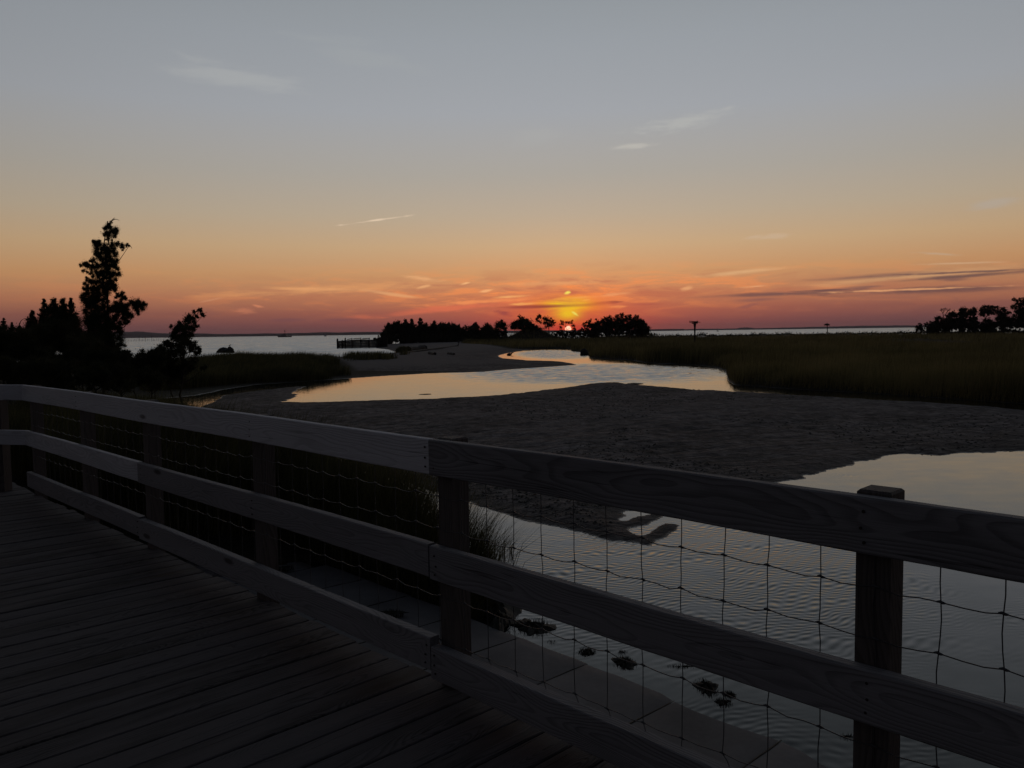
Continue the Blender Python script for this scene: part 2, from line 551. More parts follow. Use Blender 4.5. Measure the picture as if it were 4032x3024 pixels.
M['reed'] = mat_leaf('bank_grass_blades', (0.046, 0.048, 0.022), (0.165, 0.150, 0.066), 0.7, 0.25)
M['weed'] = mat_plain('seaweed', (0.022, 0.020, 0.014), 0.7, 0.4, 14.0, 0.3)
M['rock'] = mat_plain('wet_rock', (0.03, 0.03, 0.032), 0.6, 0.3, 2.0)
M['bird'] = mat_plain('bird_feathers', (0.06, 0.055, 0.055), 0.8, 0.2, 8.0)
M['hull'] = mat_plain('boat_hull', (0.05, 0.05, 0.065), 0.6, 0.2, 0.2)
M['cabin'] = mat_plain('boat_cabin', (0.22, 0.21, 0.23), 0.6, 0.2, 0.3)
M['sail'] = mat_plain('sail_cloth', (0.8, 0.8, 0.8), 0.8, 0.05, 0.4)
M['shore'] = mat_plain('far_shore_woods', (0.05, 0.055, 0.05), 0.95, 0.4, 0.004)
M['nest'] = mat_plain('nest_sticks', (0.06, 0.05, 0.042), 0.95, 0.4, 3.0)


def mat_concrete():
    m, g, b = new_mat('wet_concrete')
    ge = g.node('ShaderNodeNewGeometry')
    oi = g.node('ShaderNodeObjectInfo')
    p = ge.outputs['Position']
    n1 = g.noise(p, 1.3, 4, 0.6)
    n2 = g.noise(p, 22.0, 3, 0.6)
    n3 = g.noise(p, 120.0, 2, 0.6)
    f = g.m('ADD', g.m('MULTIPLY', n1, 0.7), g.m('MULTIPLY', n2, 0.2))
    f = g.m('ADD', f, g.m('MULTIPLY', oi.outputs['Random'], 0.12))
    c = g.ramp(f, [(0.3, (0.10, 0.094, 0.092)), (0.5, (0.16, 0.15, 0.147)), (0.7, (0.215, 0.203, 0.199))])
    g.l.new(c, b.inputs['Base Color'])
    b.inputs['Roughness'].default_value = 0.8
    b.inputs['Specular IOR Level'].default_value = 0.2
    bp = g.node('ShaderNodeBump')
    bp.inputs['Strength'].default_value = 0.3
    bp.inputs['Distance'].default_value = 0.003
    g.l.new(g.m('ADD', n3, n2), bp.inputs['Height'])
    g.l.new(bp.outputs[0], b.inputs['Normal'])
    return m


M['concrete'] = mat_concrete()


def mat_ground():
    m, g, b = new_mat('sand_and_marsh_soil')
    ge = g.node('ShaderNodeNewGeometry')
    p = ge.outputs['Position']
    at = g.node('ShaderNodeAttribute', attribute_name='soil')
    x, y, z = g.sep(p)
    n1 = g.noise(p, 0.35, 5, 0.6)
    n2 = g.noise(p, 3.0, 4, 0.65)
    n3 = g.noise(p, 40.0, 3, 0.6)
    n4 = g.noise(g.xyz(g.m('ADD', g.m('MULTIPLY', x, 0.9), g.m('MULTIPLY', y, 0.35)), g.m('SUBTRACT', g.m('MULTIPLY', y, 0.55), g.m('MULTIPLY', x, 0.5)), 0.0), 3.4, 4, 0.7, 0.8)
    f = g.m('ADD', g.m('MULTIPLY', n1, 0.28), g.m('ADD', g.m('MULTIPLY', n2, 0.34), g.m('MULTIPLY', n4, 0.38)))
    sand = g.ramp(f, [(0.36, (0.028, 0.024, 0.023)), (0.48, (0.115, 0.101, 0.098)), (0.62, (0.30, 0.265, 0.256))])
    dry = g.mix(g.step(z, 0.10, 0.45), sand, (0.20, 0.178, 0.17, 1))
    wet = g.step(z, 0.16, 0.0)
    sand = g.mix(g.m('MULTIPLY', wet, 0.6), dry, (0.06, 0.052, 0.048, 1))
    soil = g.ramp(n2, [(0.3, (0.025, 0.022, 0.016)), (0.7, (0.055, 0.048, 0.032))])
    c = g.mix(at.outputs['Fac'], sand, soil)
    g.l.new(c, b.inputs['Base Color'])
    g.l.new(g.m('SUBTRACT', 0.95, g.m('MULTIPLY', wet, 0.25)), b.inputs['Roughness'])
    film = g.step(z, 0.016, 0.002)
    g.l.new(g.m('ADD', 0.1, g.m('MULTIPLY', film, 0.3)), b.inputs['Specular IOR Level'])
    g.l.new(g.m('SUBTRACT', 0.95, g.m('ADD', g.m('MULTIPLY', wet, 0.2), g.m('MULTIPLY', film, 0.4))), b.inputs['Roughness'])
    # tidal sand ripples and foot prints
    rp = g.noise(g.xyz(g.m('ADD', g.m('MULTIPLY', x, 0.8), g.m('MULTIPLY', y, 0.55)), g.m('SUBTRACT', g.m('MULTIPLY', y, 2.3), g.m('MULTIPLY', x, 1.2)), 0.0), 1.5, 3, 0.6, 0.6)
    bp = g.node('ShaderNodeBump')
    bp.inputs['Strength'].default_value = 1.0
    bp.inputs['Distance'].default_value = 0.16
    g.l.new(g.m('ADD', g.m('ADD', g.m('MULTIPLY', rp, 0.8), g.m('MULTIPLY', n2, 0.7)), g.m('MULTIPLY', n3, 0.08)), bp.inputs['Height'])
    g.l.new(bp.outputs[0], b.inputs['Normal'])
    return m


M['ground'] = mat_ground()


def water_common(name, ior):
    m, g, b = new_mat(name)
    b.inputs['Base Color'].default_value = (0.010, 0.012, 0.014, 1)
    b.inputs['IOR'].default_value = ior
    b.inputs['Specular IOR Level'].default_value = 0.5
    ge = g.node('ShaderNodeNewGeometry')
    return m, g, b, ge.outputs['Position']


def slope_normal(g, b, sx, sy):
    n = g.vm('NORMALIZE', g.xyz(sx, sy, 1.0))
    g.l.new(n, b.inputs['Normal'])


def mat_sea():
    m, g, b, p = water_common('bay_water', 1.45)
    x, y, z = g.sep(p)
    pv = g.xyz(g.m('MULTIPLY', x, 0.55), y, 0.0)
    n1 = g.noise(pv, 0.55, 3, 0.65, 0.3, 'Color')
    n2 = g.noise(pv, 0.08, 2, 0.5, 0.0, 'Fac')
    r, gg, bb = g.sep(n1)
    amp = g.m('ADD', 0.20, g.m('MULTIPLY', g.m('SUBTRACT', n2, 0.5), 0.35))
    # waves near the beach are flatter and catch the glow
    amp = g.m('MULTIPLY', amp, g.m('ADD', 0.55, g.m('MULTIPLY', 0.45, g.step(y, 90.0, 240.0))))
    sx = g.m('MULTIPLY', g.m('SUBTRACT', r, 0.5), amp)
    # facets seen at grazing angles lean towards the viewer
    sy = g.m('SUBTRACT', g.m('MULTIPLY', g.m('MULTIPLY', g.m('SUBTRACT', gg, 0.5), 2.0), amp), 0.125)
    slope_normal(g, b, sx, sy)
    b.inputs['Roughness'].default_value = 0.12
    return m


def mat_creek():
    m, g, b, p = water_common('creek_water', 1.37)
    x, y, z = g.sep(p)

    def blob(u, v, ru, rv):
        c = px(u, v)
        dx = abs(px(u + ru, v)[0] - c[0])
        dy = abs(px(u, v - rv)[1] - px(u, v + rv)[1]) / 2
        a = g.m('DIVIDE', g.m('SUBTRACT', x, float(c[0])), float(dx))
        e = g.m('DIVIDE', g.m('SUBTRACT', y, float(c[1])), float(dy))
        r2 = g.m('ADD', g.m('MULTIPLY', a, a), g.m('MULTIPLY', e, e))
        return g.step(r2, 1.5, 0.35)

    patch = g.noise(g.xyz(g.m('MULTIPLY', x, 0.10), g.m('MULTIPLY', y, 0.16), 0.0), 1.0, 3, 0.6)
    # breeze patches out on the creek
    bl = g.m('MAXIMUM', blob(2330, 1462, 560, 34), blob(2180, 1392, 150, 16))
    bl = g.m('MULTIPLY', bl, g.m('ADD', 0.55, g.m('MULTIPLY', patch, 0.9)))
    near = g.step(y, 22.0, 15.0)
    npatch = g.noise(g.xyz(g.m('MULTIPLY', x, 0.33), g.m('MULTIPLY', y, 0.33), 4.0), 1.0, 2, 0.5)
    bp_ = g.m('MAXIMUM', blob(2750, 2260, 850, 260), g.m('MULTIPLY', g.step(npatch, 0.5, 0.64), 0.5))
    bn = g.m('MULTIPLY', near, bp_)
    n1 = g.noise(g.xyz(g.m('MULTIPLY', x, 0.6), y, 0.0), 2.4, 3, 0.6, 0.2, 'Color')
    r, gg, bb = g.sep(n1)
    # directional ripples of the near pool, short crests running left to right
    ph = g.noise(g.xyz(x, y, 0.0), 0.9, 2, 0.5)
    fx = g.m('ADD', g.m('MULTIPLY', y, 74.0), g.m('ADD', g.m('MULTIPLY', x, -20.0), g.m('MULTIPLY', ph, 62.0)))
    fx2 = g.m('ADD', g.m('MULTIPLY', y, 47.0), g.m('ADD', g.m('MULTIPLY', x, 24.0), g.m('MULTIPLY', ph, 44.0)))
    brk = g.noise(g.xyz(g.m('MULTIPLY', x, 1.0), g.m('MULTIPLY', y, 2.0), 1.0), 1.6, 3, 0.6)
    wave = g.m('MULTIPLY', g.m('ADD', g.m('SINE', fx), g.m('MULTIPLY', g.m('SINE', fx2), 0.6)), g.step(brk, 0.24, 0.52))
    amp_far = g.m('ADD', 0.012, g.m('MULTIPLY', bl, 0.20))
    amp_far = g.m('MULTIPLY', amp_far, g.m('SUBTRACT', 1.0, near))
    sx = g.m('MULTIPLY', g.m('SUBTRACT', r, 0.5), g.m('ADD', amp_far, g.m('MULTIPLY', near, 0.03)))
    sy = g.m('MULTIPLY', g.m('SUBTRACT', gg, 0.5), g.m('ADD', g.m('MULTIPLY', amp_far, 2.0), g.m('MULTIPLY', near, 0.05)))
    sy = g.m('SUBTRACT', sy, g.m('ADD', g.m('MULTIPLY', bl, 0.06), g.m('MULTIPLY', g.m('MULTIPLY', g.m('SUBTRACT', 1.0, near), g.step(x, -13.0, -6.5)), 0.022)))
    sy = g.m('ADD', sy, g.m('MULTIPLY', g.m('MULTIPLY', wave, bn), 0.058))
    slope_normal(g, b, sx, sy)
    b.inputs['Roughness'].default_value = 0.07
    return m


M['sea'] = mat_sea()
M['creek'] = mat_creek()

# ------------------------------------------------------------------ land outline (photo pixels on the water plane)
def P2(lst):
    return [tuple(px(x, y)[:2]) for x, y in lst]


sea_side = [(-400, -160), (-260, 20), (-120, 66), (-70, 72)] + P2([(560, 1445), (770, 1436), (1000, 1424), (1303, 1407), (1438, 1398), (1560, 1387), (1527, 1376), (1479, 1371)])
sea_side += [(-32, 190), (-37, 215), (-36, 245), (-10, 268), (30, 262), (70, 256), (120, 262), (200, 255), (330, 262), (520, 210), (900, 0), (900, -900), (-900, -900)]
creek_n = P2([(4600, 1625), (4032, 1590), (3700, 1568), (3400, 1547), (3100, 1530), (2890, 1515), (2867, 1497), (2862, 1480), (2858, 1461), (2827, 1448), (2782, 1441),
              (2735, 1437), (2668, 1434), (2623, 1434), (2533, 1427), (2488, 1418), (2397, 1413), (2352, 1411), (2320, 1409), (2316, 1398), (2322, 1388), (2250, 1383),
              (2246, 1376), (2170, 1374), (2094, 1376), (2040, 1384), (1990, 1393), (1961, 1401), (1981, 1411), (2067, 1417), (2081, 1420), (2171, 1421), (2216, 1424),
              (2253, 1430), (2273, 1437), (2216, 1441), (2081, 1450), (1990, 1457), (1900, 1465), (1678, 1471), (1497, 1482), (1389, 1489), (1226, 1501), (1000, 1516),
              (880, 1536), (780, 1556), (640, 1570), (480, 1572)])
near_bank = P2([(490, 1574), (640, 1576), (735, 1590), (790, 1640), (900, 1790), (1200, 1930), (1500, 2080), (1800, 2240), (1950, 2330), (2010, 2420), (1985, 2470)])
S2 = math.sqrt(0.5)
DV = np.array([S2, -S2, 0.0])       # along the railing, towards the right
NV = np.array([S2, S2, 0.0])        # outwards, away from the deck


def sn(s, n, z=0.0):
    p = DV * s + NV * n
    return (float(p[0]), float(p[1]), float(z))


# land polygon: bay shore -> far right -> behind the camera is handled by a second polygon
land_north = sea_side[:-3] + [(520, 60), (240, 44)] + creek_n
land_south = near_bank + [sn(-5.2, 5.0)[:2], sn(-4.4, 4.5)[:2], sn(-3.4, 1.5)[:2], sn(-2.0, -0.5)[:2], sn(1.5, -4)[:2], sn(8, -9)[:2], (30, -30), (900, -60), (900, -900), (-900, -900), (-900, -160), (-400, -160), (-260, 20)] 
# join the two on the left so that one outline remains
land = sea_side[:-3] + [(520, 60), (240, 44)] + creek_n + land_south[:-2] + [(-900, -160)]
bar = P2([(800, 1596), (886, 1557), (1000, 1541), (1100, 1530), (1199, 1522), (1167, 1543), (1154, 1565), (1104, 1583), (1217, 1586), (1316, 1584), (1398, 1582),
          (1497, 1578), (1678, 1573), (1859, 1565), (1960, 1558), (2045, 1549), (2126, 1538), (2262, 1521), (2329, 1511), (2438, 1505), (2447, 1509), (2474, 1511),
          (2483, 1515), (2560, 1522), (2668, 1529), (2732, 1536), (2759, 1539), (2809, 1537), (2840, 1540), (2884, 1543), (3134, 1557), (3357, 1571), (3635, 1585),
          (3914, 1604), (4032, 1617), (4700, 1670), (4700, 1770), (4032, 1777), (3977, 1776), (3913, 1784), (3857, 1780), (3753, 1788), (3713, 1796), (3658, 1792),
          (3578, 1788), (3498, 1796), (3386, 1820), (3259, 1856), (3163, 1872), (3179, 1884), (3099, 1896), (2900, 1930), (2700, 1965), (2526, 2006), (2454, 2013),
          (2417, 2022), (2447, 2031), (2423, 2050), (2471, 2050), (2568, 2022), (2622, 2028), (2544, 2068), (2471, 2086), (2526, 2110), (2556, 2092), (2622, 2062),
          (2676, 2068), (2592, 2128), (2570, 2150), (2631, 2167), (2556, 2152), (2484, 2137), (2393, 2122), (2303, 2101), (2140, 2065), (2055, 2047), (1917, 1998),
          (1830, 1974), (1715, 1945), (1618, 1905), (1520, 1880), (1430, 1862), (1340, 1795), (1180, 1752), (950, 1698), (850, 1655), (770, 1620)])
marsh = P2([(4600, 1625), (4032, 1590), (3700, 1568), (3400, 1547), (3100, 1530), (2890, 1515), (2867, 1497), (2862, 1480), (2858, 1461), (2827, 1448), (2782, 1441),
            (2735, 1437), (2668, 1434), (2623, 1434), (2533, 1427), (2488, 1418), (2397, 1413), (2352, 1411), (2320, 1409), (2316, 1398), (2322, 1388), (2250, 1383),
            (2246, 1376), (2170, 1374), (2094, 1376), (2014, 1376)]) + [(-2, 148), (-6, 168), (-12, 190), (-12, 262), (30, 258), (70, 252), (120, 258), (200, 251), (330, 258), (520, 60), (240, 44)]
reedbed = P2([(1390, 1487), (1226, 1500), (1000, 1511), (850, 1525), (700, 1540), (560, 1552)]) + [(-22, 46), (-33, 60), (-36, 76)] + P2([(770, 1440), (1000, 1428), (1180, 1424), (1300, 1437)])
nearbed = [tuple(px(x, y, 0.1)[:2]) for x, y in [(500, 1586), (640, 1594), (730, 1612), (790, 1655), (900, 1800), (1200, 1938), (1500, 2090), (1800, 2250), (1940, 2340), (1990, 2430), (1840, 2425), (1724, 2380), (1469, 2286), (1300, 2221), (1075, 2135)]] + [sn(-11, 3.2)[:2], sn(-14, 2.6)[:2], sn(-24, 6)[:2]]


def inside(poly, x, y):
    x = np.asarray(x)
    y = np.asarray(y)
    res = np.zeros(x.shape, bool)
    n = len(poly)
    for i in range(n):
        x0, y0 = poly[i]
        x1, y1 = poly[(i + 1) % n]
        if y0 == y1:
            continue
        c = (y0 > y) != (y1 > y)
        res ^= c & (x < (x1 - x0) * (y - y0) / (y1 - y0) + x0)
    return res


def sdf(poly, x, y):
    d = np.full(x.shape, 1e12)
    n = len(poly)
    for i in range(n):
        x0, y0 = poly[i]
        x1, y1 = poly[(i + 1) % n]
        ex, ey = x1 - x0, y1 - y0
        L2 = ex * ex + ey * ey + 1e-12
        t = np.clip(((x - x0) * ex + (y - y0) * ey) / L2, 0, 1)
        d = np.minimum(d, (x - x0 - t * ex) ** 2 + (y - y0 - t * ey) ** 2)
    d = np.sqrt(d)
    return np.where(inside(poly, x, y), d, -d)


_ph = rng.uniform(0, 6.28, (40, 2))
_kd = rng.uniform(0, 6.28, 40)


def fbm(x, y, k0, octaves=4):
    v = 0.0
    a = 1.0
    tot = 0.0
    j = 0
    for o in range(octaves):
        for q in range(3):
            th = _kd[(j + q) % 40]
            k = k0 * (2.03 ** o) * (0.8 + 0.2 * q)
            v = v + a * np.sin((x * math.cos(th) + y * math.sin(th)) * k + _ph[(j + q) % 40, 0] + 1.3 * np.sin((y * math.cos(th) - x * math.sin(th)) * k * 0.7 + _ph[(j + q) % 40, 1]))
        tot += a * 1.7
        a *= 0.55
        j += 3
    return v / tot


DUNE = [pd(2100, 1330, 226), pd(2060, 1330, 222), pd(2480, 1330, 232)]


CH = [tuple(px(u, v, 0.4)[:2]) for u, v in [(2420, 1352), (2700, 1353), (3000, 1353), (3250, 1346), (3500, 1340), (3720, 1352), (3900, 1356), (4100, 1354), (4400, 1352)]]


def marsh_channel(x, y):
    # distance to the old ditch through the marsh, in half widths
    d = np.full(np.shape(x), 1e9)
    for i in range(len(CH) - 1):
        (x0, y0), (x1, y1) = CH[i], CH[i + 1]
        ex, ey = x1 - x0, y1 - y0
        t = np.clip(((x - x0) * ex + (y - y0) * ey) / (ex * ex + ey * ey), 0, 1)
        w = 5.5 + 2.0 * math.sin(i * 2.1)
        d = np.minimum(d, np.hypot(x - x0 - t * ex, y - y0 - t * ey) / w)
    return d


POOL = px(3830, 1364, 0.2)


def ground_height(x, y):
    x = np.asarray(x, float)
    y = np.asarray(y, float)
    sl_ = sdf(land, x, y)
    sb = sdf(bar, x, y)
    mm = sdf(marsh, x, y)
    nb = sdf(nearbed, x, y)
    rb = sdf(reedbed, x, y)
    wob = 0.25 * fbm(x, y, 0.9, 3)
    r = np.hypot(x, y)
    edge = np.clip(r / 60.0, 0.12, 1.0)
    sl_w = sl_ + wob * 0.5 * edge
    sb_w = sb + wob * 0.9 * edge + 0.07 * fbm(x, y, 5.5, 3) * np.clip(r / 14, .5, 2.0)
    below = lambda s: -0.45 * (1 - np.exp(np.minimum(s, 0) / 3.0)) - 0.01
    hl = np.where(sl_w > 0, 0.75 * (1 - np.exp(-np.maximum(sl_w, 0) / 14.0)), below(sl_w))
    hb = np.where(sb_w > 0, 0.06 * (1 - np.exp(-np.maximum(sb_w, 0) / 0.30)) + 0.16 * (1 - np.exp(-np.maximum(sb_w, 0) / 4.5)), below(sb_w))
    und = 0.05 * fbm(x, y, 0.45, 4) + 0.018 * fbm(x, y, 2.6, 3)
    rip = 0.012 * np.sin((x * 0.5 - y * 1.0) * 7.0 + 2.2 * fbm(x, y, 0.8, 2) * 2)
    hb = hb + np.where(sb_w > 0, (und + rip) * (1 - np.exp(-np.maximum(sb_w, 0) / 1.5)), 0)
    hl = hl + np.where(sl_w > 0, und * (1 - np.exp(-np.maximum(sl_w, 0) / 3.0)), 0)
    hm = 0.38 * (1 - np.exp(-np.maximum(np.minimum(sl_w, np.maximum(mm, 0)), 0) / 0.5)) * (mm > 0)
    h = np.maximum(np.maximum(hl, hb), np.where((mm > 0) & (sl_w > 0), np.minimum(hm + 0.04 * fbm(x, y, 0.3, 3), 0.5), -9))
    h = np.where((mm > 0) & (sl_w > 0), np.minimum(h, 0.48 + 0.04 * fbm(x, y, 0.2, 2)), h)
    mc = marsh_channel(x, y)
    h = np.where(mm > 0, h - 0.22 * np.clip(1.2 - mc, 0, 1), h)
    h = np.where(mm > 0, h - 0.7 * np.exp(-((x - POOL[0]) / 6.5) ** 2 - ((y - POOL[1]) / 5.0) ** 2), h)
    # near bank and the slope up to the path on the left
    h = np.where(nb > 0, np.maximum(h, 0.30 * (1 - np.exp(-nb / 0.7)) + 0.03), h)
    sc = x * S2 - y * S2
    nc = x * S2 + y * S2
    # below the apron and the deck
    under = (nc < 5.6) & (nc > -3) & (sc > -8.9) & (sc < 12)
    h = np.where(under & (sl_ > -3), np.minimum(h, -0.28), h)
    h = np.where((nc < 5.5) & (sc > -8.9) & (sc < 12), np.minimum(h, -0.28), h)
    ramp_ = np.clip((-9.3 - sc) / 5.0, 0, 1) * np.clip((9.5 - nc) / 5.0, 0, 1)
    h = np.where(sl_ > 0, h + 0.95 * ramp_ * ramp_ * (3 - 2 * ramp_), h)
    h = h + np.where(sl_ > 0, 0.5 * np.exp(-((x + 13.5) ** 2 + (y - 21) ** 2) / 40.0), 0)
    # dunes under the far trees
    for (c, amp, wx, wy) in ((DUNE[0], 3.0, 5.2, 6.0), (DUNE[1], 1.2, 9.0, 8.0), (DUNE[2], 1.2, 14.0, 8.0)):
        h = h + np.where(sl_ > 0, amp * np.exp(-((x - c[0]) / wx) ** 2 - ((y - c[1]) / wy) ** 2), 0)
    return h, mm, nb, rb, sl_, sb


def build_ground():
    a1 = np.radians(np.linspace(-38.5, 38.5, 900))
    a0 = np.radians(np.linspace(-180, -39.5, 46))
    a2 = np.radians(np.linspace(39.5, 180, 46))
    az = np.concatenate([a0, a1, a2])
    r = np.concatenate([[0.0001, 1.5, 3.0], np.geomspace(4.0, 420, 560), [600, 900, 1200]])
    A, Rr = np.meshgrid(az, r)
    x = (np.sin(A) * Rr).ravel()
    y = (np.cos(A) * Rr).ravel()
    h, mm, nb, rb, sl_, sb = ground_height(x, y)
    far = np.hypot(x, y) > 500
    h = np.where(far & (sl_ < 0), -3.0, h)
    na, nr = len(az), len(r)
    i = np.arange(nr - 1)[:, None] * na + np.arange(na - 1)[None, :]
    i = i.ravel()
    Fq = np.stack([i, i + 1, i + na + 1, i + na], 1)[:, ::-1]
    me = mesh_np('ground', np.stack([x, y, h], 1), Fq, True)
    soil = np.clip(np.maximum.reduce([(mm + 1.2) / 0.6, (nb + 1.2) / 0.6, (rb + 1.2) / 0.6, np.where((sl_ > 0) & (y < 60) & (x < -4) & (sb < -1) & (h > 0.0), 1.0, 0), np.where((y < -2) & (sl_ > 0), 1.0, 0), np.where((h > 1.0) & (y > 150), 1.0, 0)]), 0, 1)
    soil = np.where(sb > -0.1, 0, soil)
    at = me.attributes.new('soil', 'FLOAT', 'POINT')
    at.data.foreach_set('value', soil.astype(np.float32))
    o = link('ground', me, M['ground'])
    tag(o, kind='structure')
    return o


build_ground()


def build_water():
    # bay: large disc in rings
    rr = [0.01, 40, 80, 160, 320, 700, 1500, 3500, 7000, 10500]
    na = 96
    V = []
    for r_ in rr:
        for k in range(na):
            t = 2 * math.pi * k / na
            V.append((r_ * math.sin(t), r_ * math.cos(t), -0.02))
    Fq = [(i * na + k, (i + 1) * na + k, (i + 1) * na + (k + 1) % na, i * na + (k + 1) % na) for i in range(len(rr) - 1) for k in range(na)]
    o = link('bay', mesh_np('bay', V, Fq), M['sea'])
    tag(o, kind='structure')
    # creek and pool behind the bar: its edges end under the land
    poly = [px(380, 1556)[:2], px(1000, 1490)[:2], px(1500, 1462)[:2], px(1900, 1437)[:2], px(1900, 1405)[:2], px(1960, 1375)[:2], (-1, 172), px(2400, 1366)[:2], px(2700, 1405)[:2],
            px(2950, 1440)[:2], px(3400, 1500)[:2], px(4032, 1550)[:2], (70, 40), (70, -25), sn(8, -10)[:2], sn(1, -5)[:2], sn(-6.5, -3)[:2], sn(-9.2, 1.8)[:2], px(1200, 2230)[:2], px(700, 1780)[:2], px(330, 1600)[:2]]
    V = [(float(p[0]), float(p[1]), 0.0) for p in poly]
    me = bpy.data.meshes.new('creek')
    me.from_pydata(V, [], [tuple(range(len(V)))[::-1]])
    me.update()
    o = link('creek', me, M['creek'])
    tag(o, kind='structure')


build_water()


# ------------------------------------------------------------------ far shores
def far_shore(name, pts, dist, thick):
    """pts: photo (x, height in photo px) ; ridge of wooded land across the bay"""
    xs = np.arange(pts[0][0], pts[-1][0], 14.0)
    hp = np.interp(xs, [p[0] for p in pts], [p[1] for p in pts])
    hp = hp * (1 + 0.10 * fbm(xs * 0.02, xs * 0 + 3.1, 1.7, 4)) + 0.5 * rng.random(len(xs))
    V = []
    for xq, hq in zip(xs, hp):
        yv = CY - (xq - CX) * 0.0134 - 202
        d = ray(xq, yv)
        ux, uy = d[0] / math.hypot(d[0], d[1]), d[1] / math.hypot(d[0], d[1])
        D = dist / uy
        hh = hq * dist / F
        for (e, zz) in ((0, -1.0), (0.0, hh * 0.62), (0.25, hh), (1.0, hh * 0.9), (1.6, -1.0)):
            V.append((ux * (D + e * thick), uy * (D + e * thick), zz))
    n = len(xs)
    Fq = [(i * 5 + k, (i + 1) * 5 + k, (i + 1) * 5 + k + 1, i * 5 + k + 1) for i in range(n - 1) for k in range(4)]
    o = link(name, mesh_np(name, V, Fq), M['shore'])
    tag(o, kind='structure')


far_shore('far_shore', [(-400, 30), (300, 26), (470, 26), (520, 27), (560, 25), (620, 17), (700, 15), (900, 11), (1100, 11), (1300, 12), (1600, 11), (1900, 10), (2300, 7), (2700, 7)], 7000, 900)
far_shore('far_shore', [(2300, 3), (2640, 4), (2750, 6), (2900, 5), (2920, 9), (2950, 9), (2975, 5), (3200, 7), (3350, 9), (3600, 9), (3900, 9), (4500, 8)], 9000, 900)


# ------------------------------------------------------------------ boardwalk deck
DECK = ZC - 1.475
deck = empty('boardwalk_deck', sn(-2.5, 0.6, DECK), kind='structure')
deck_base = Vector(deck.location)


def build_deck():
    # boundary lines fan slightly away from square at the far end
    k = 0
    s = 3.3
    lines = []
    while s > -13.0:
        lines.append(s)
        s -= 0.139 + random.uniform(-0.003, 0.003)

    def edge(si):
        fan = R(-1.5 - 7.0 * max(0.0, min(1.0, (-3.0 - si) / 5.0)))        # rotation against the square direction
        def P(n):
            return si + math.tan(fan) * (2.1 - n)
        return P
    for i in range(len(lines) - 1):
        a, b = edge(lines[i] - 0.0035), edge(lines[i + 1] + 0.0035)
        n1 = 2.125 + random.uniform(-0.012, 0.012)
        n0 = -1.05 + random.uniform(-0.01, 0.01)
        top = random.uniform(-0.0025, 0.0025)
        mb = MB()
        # local frame: x along the plank (outwards), y across, z up; origin at plank middle
        cs = (a(n0) + b(n0) + a(n1) + b(n1)) / 4
        cn = (n0 + n1) / 2
        c = Vector(sn(cs, cn, DECK - 0.019 + top))
        ch = 0.004
        prof = []
        for (nn) in (n0, n1):
            A = Vector((nn - cn, -(a(nn) - cs), 0))
            B = Vector((nn - cn, -(b(nn) - cs), 0))
            dirn = (B - A).normalized()
            prof.append([A + Vector((0, 0, -0.019)), A + Vector((0, 0, 0.019 - ch)), A + dirn * ch + Vector((0, 0, 0.019)), B - dirn * ch + Vector((0, 0, 0.019)), B + Vector((0, 0, 0.019 - ch)), B + Vector((0, 0, -0.019))])
        V = [tuple(p) for q in prof for p in q]
        Fq = [(j, (j + 1) % 6, 6 + (j + 1) % 6, 6 + j) for j in range(6)] + [tuple(range(6))[::-1], tuple(range(6, 12))]
        me = bpy.data.meshes.new('plank')
        me.from_pydata(V, [], Fq)
        me.update()
        o = link('plank', me, M['plank'], deck)
        o.matrix_parent_inverse = Matrix.Identity(4)
        o.location = c - deck_base
        o.rotation_euler = (0, 0, math.atan2(NV[1], NV[0]))
    # carrying beams below
    for nn in (-0.8, 0.6, 1.95):
        mb = MB()
        mb.box((0, 0, 0), (15.5, 0.06, 0.22), rotz=-math.pi / 4)
        o = mb.build('beam', M['dark_wood'], deck)
        o.location = Vector(sn(-5.0, nn, DECK - 0.038 - 0.115)) - deck_base


build_deck()

# ------------------------------------------------------------------ railing
rail = empty('boardwalk_railing', sn(-2.5, 2.15, DECK), 'weathered wooden post and rail fence with square wire mesh along the boardwalk', 'railing')
rail_base = Vector(rail.location)
ANG = math.atan2(DV[1], DV[0])


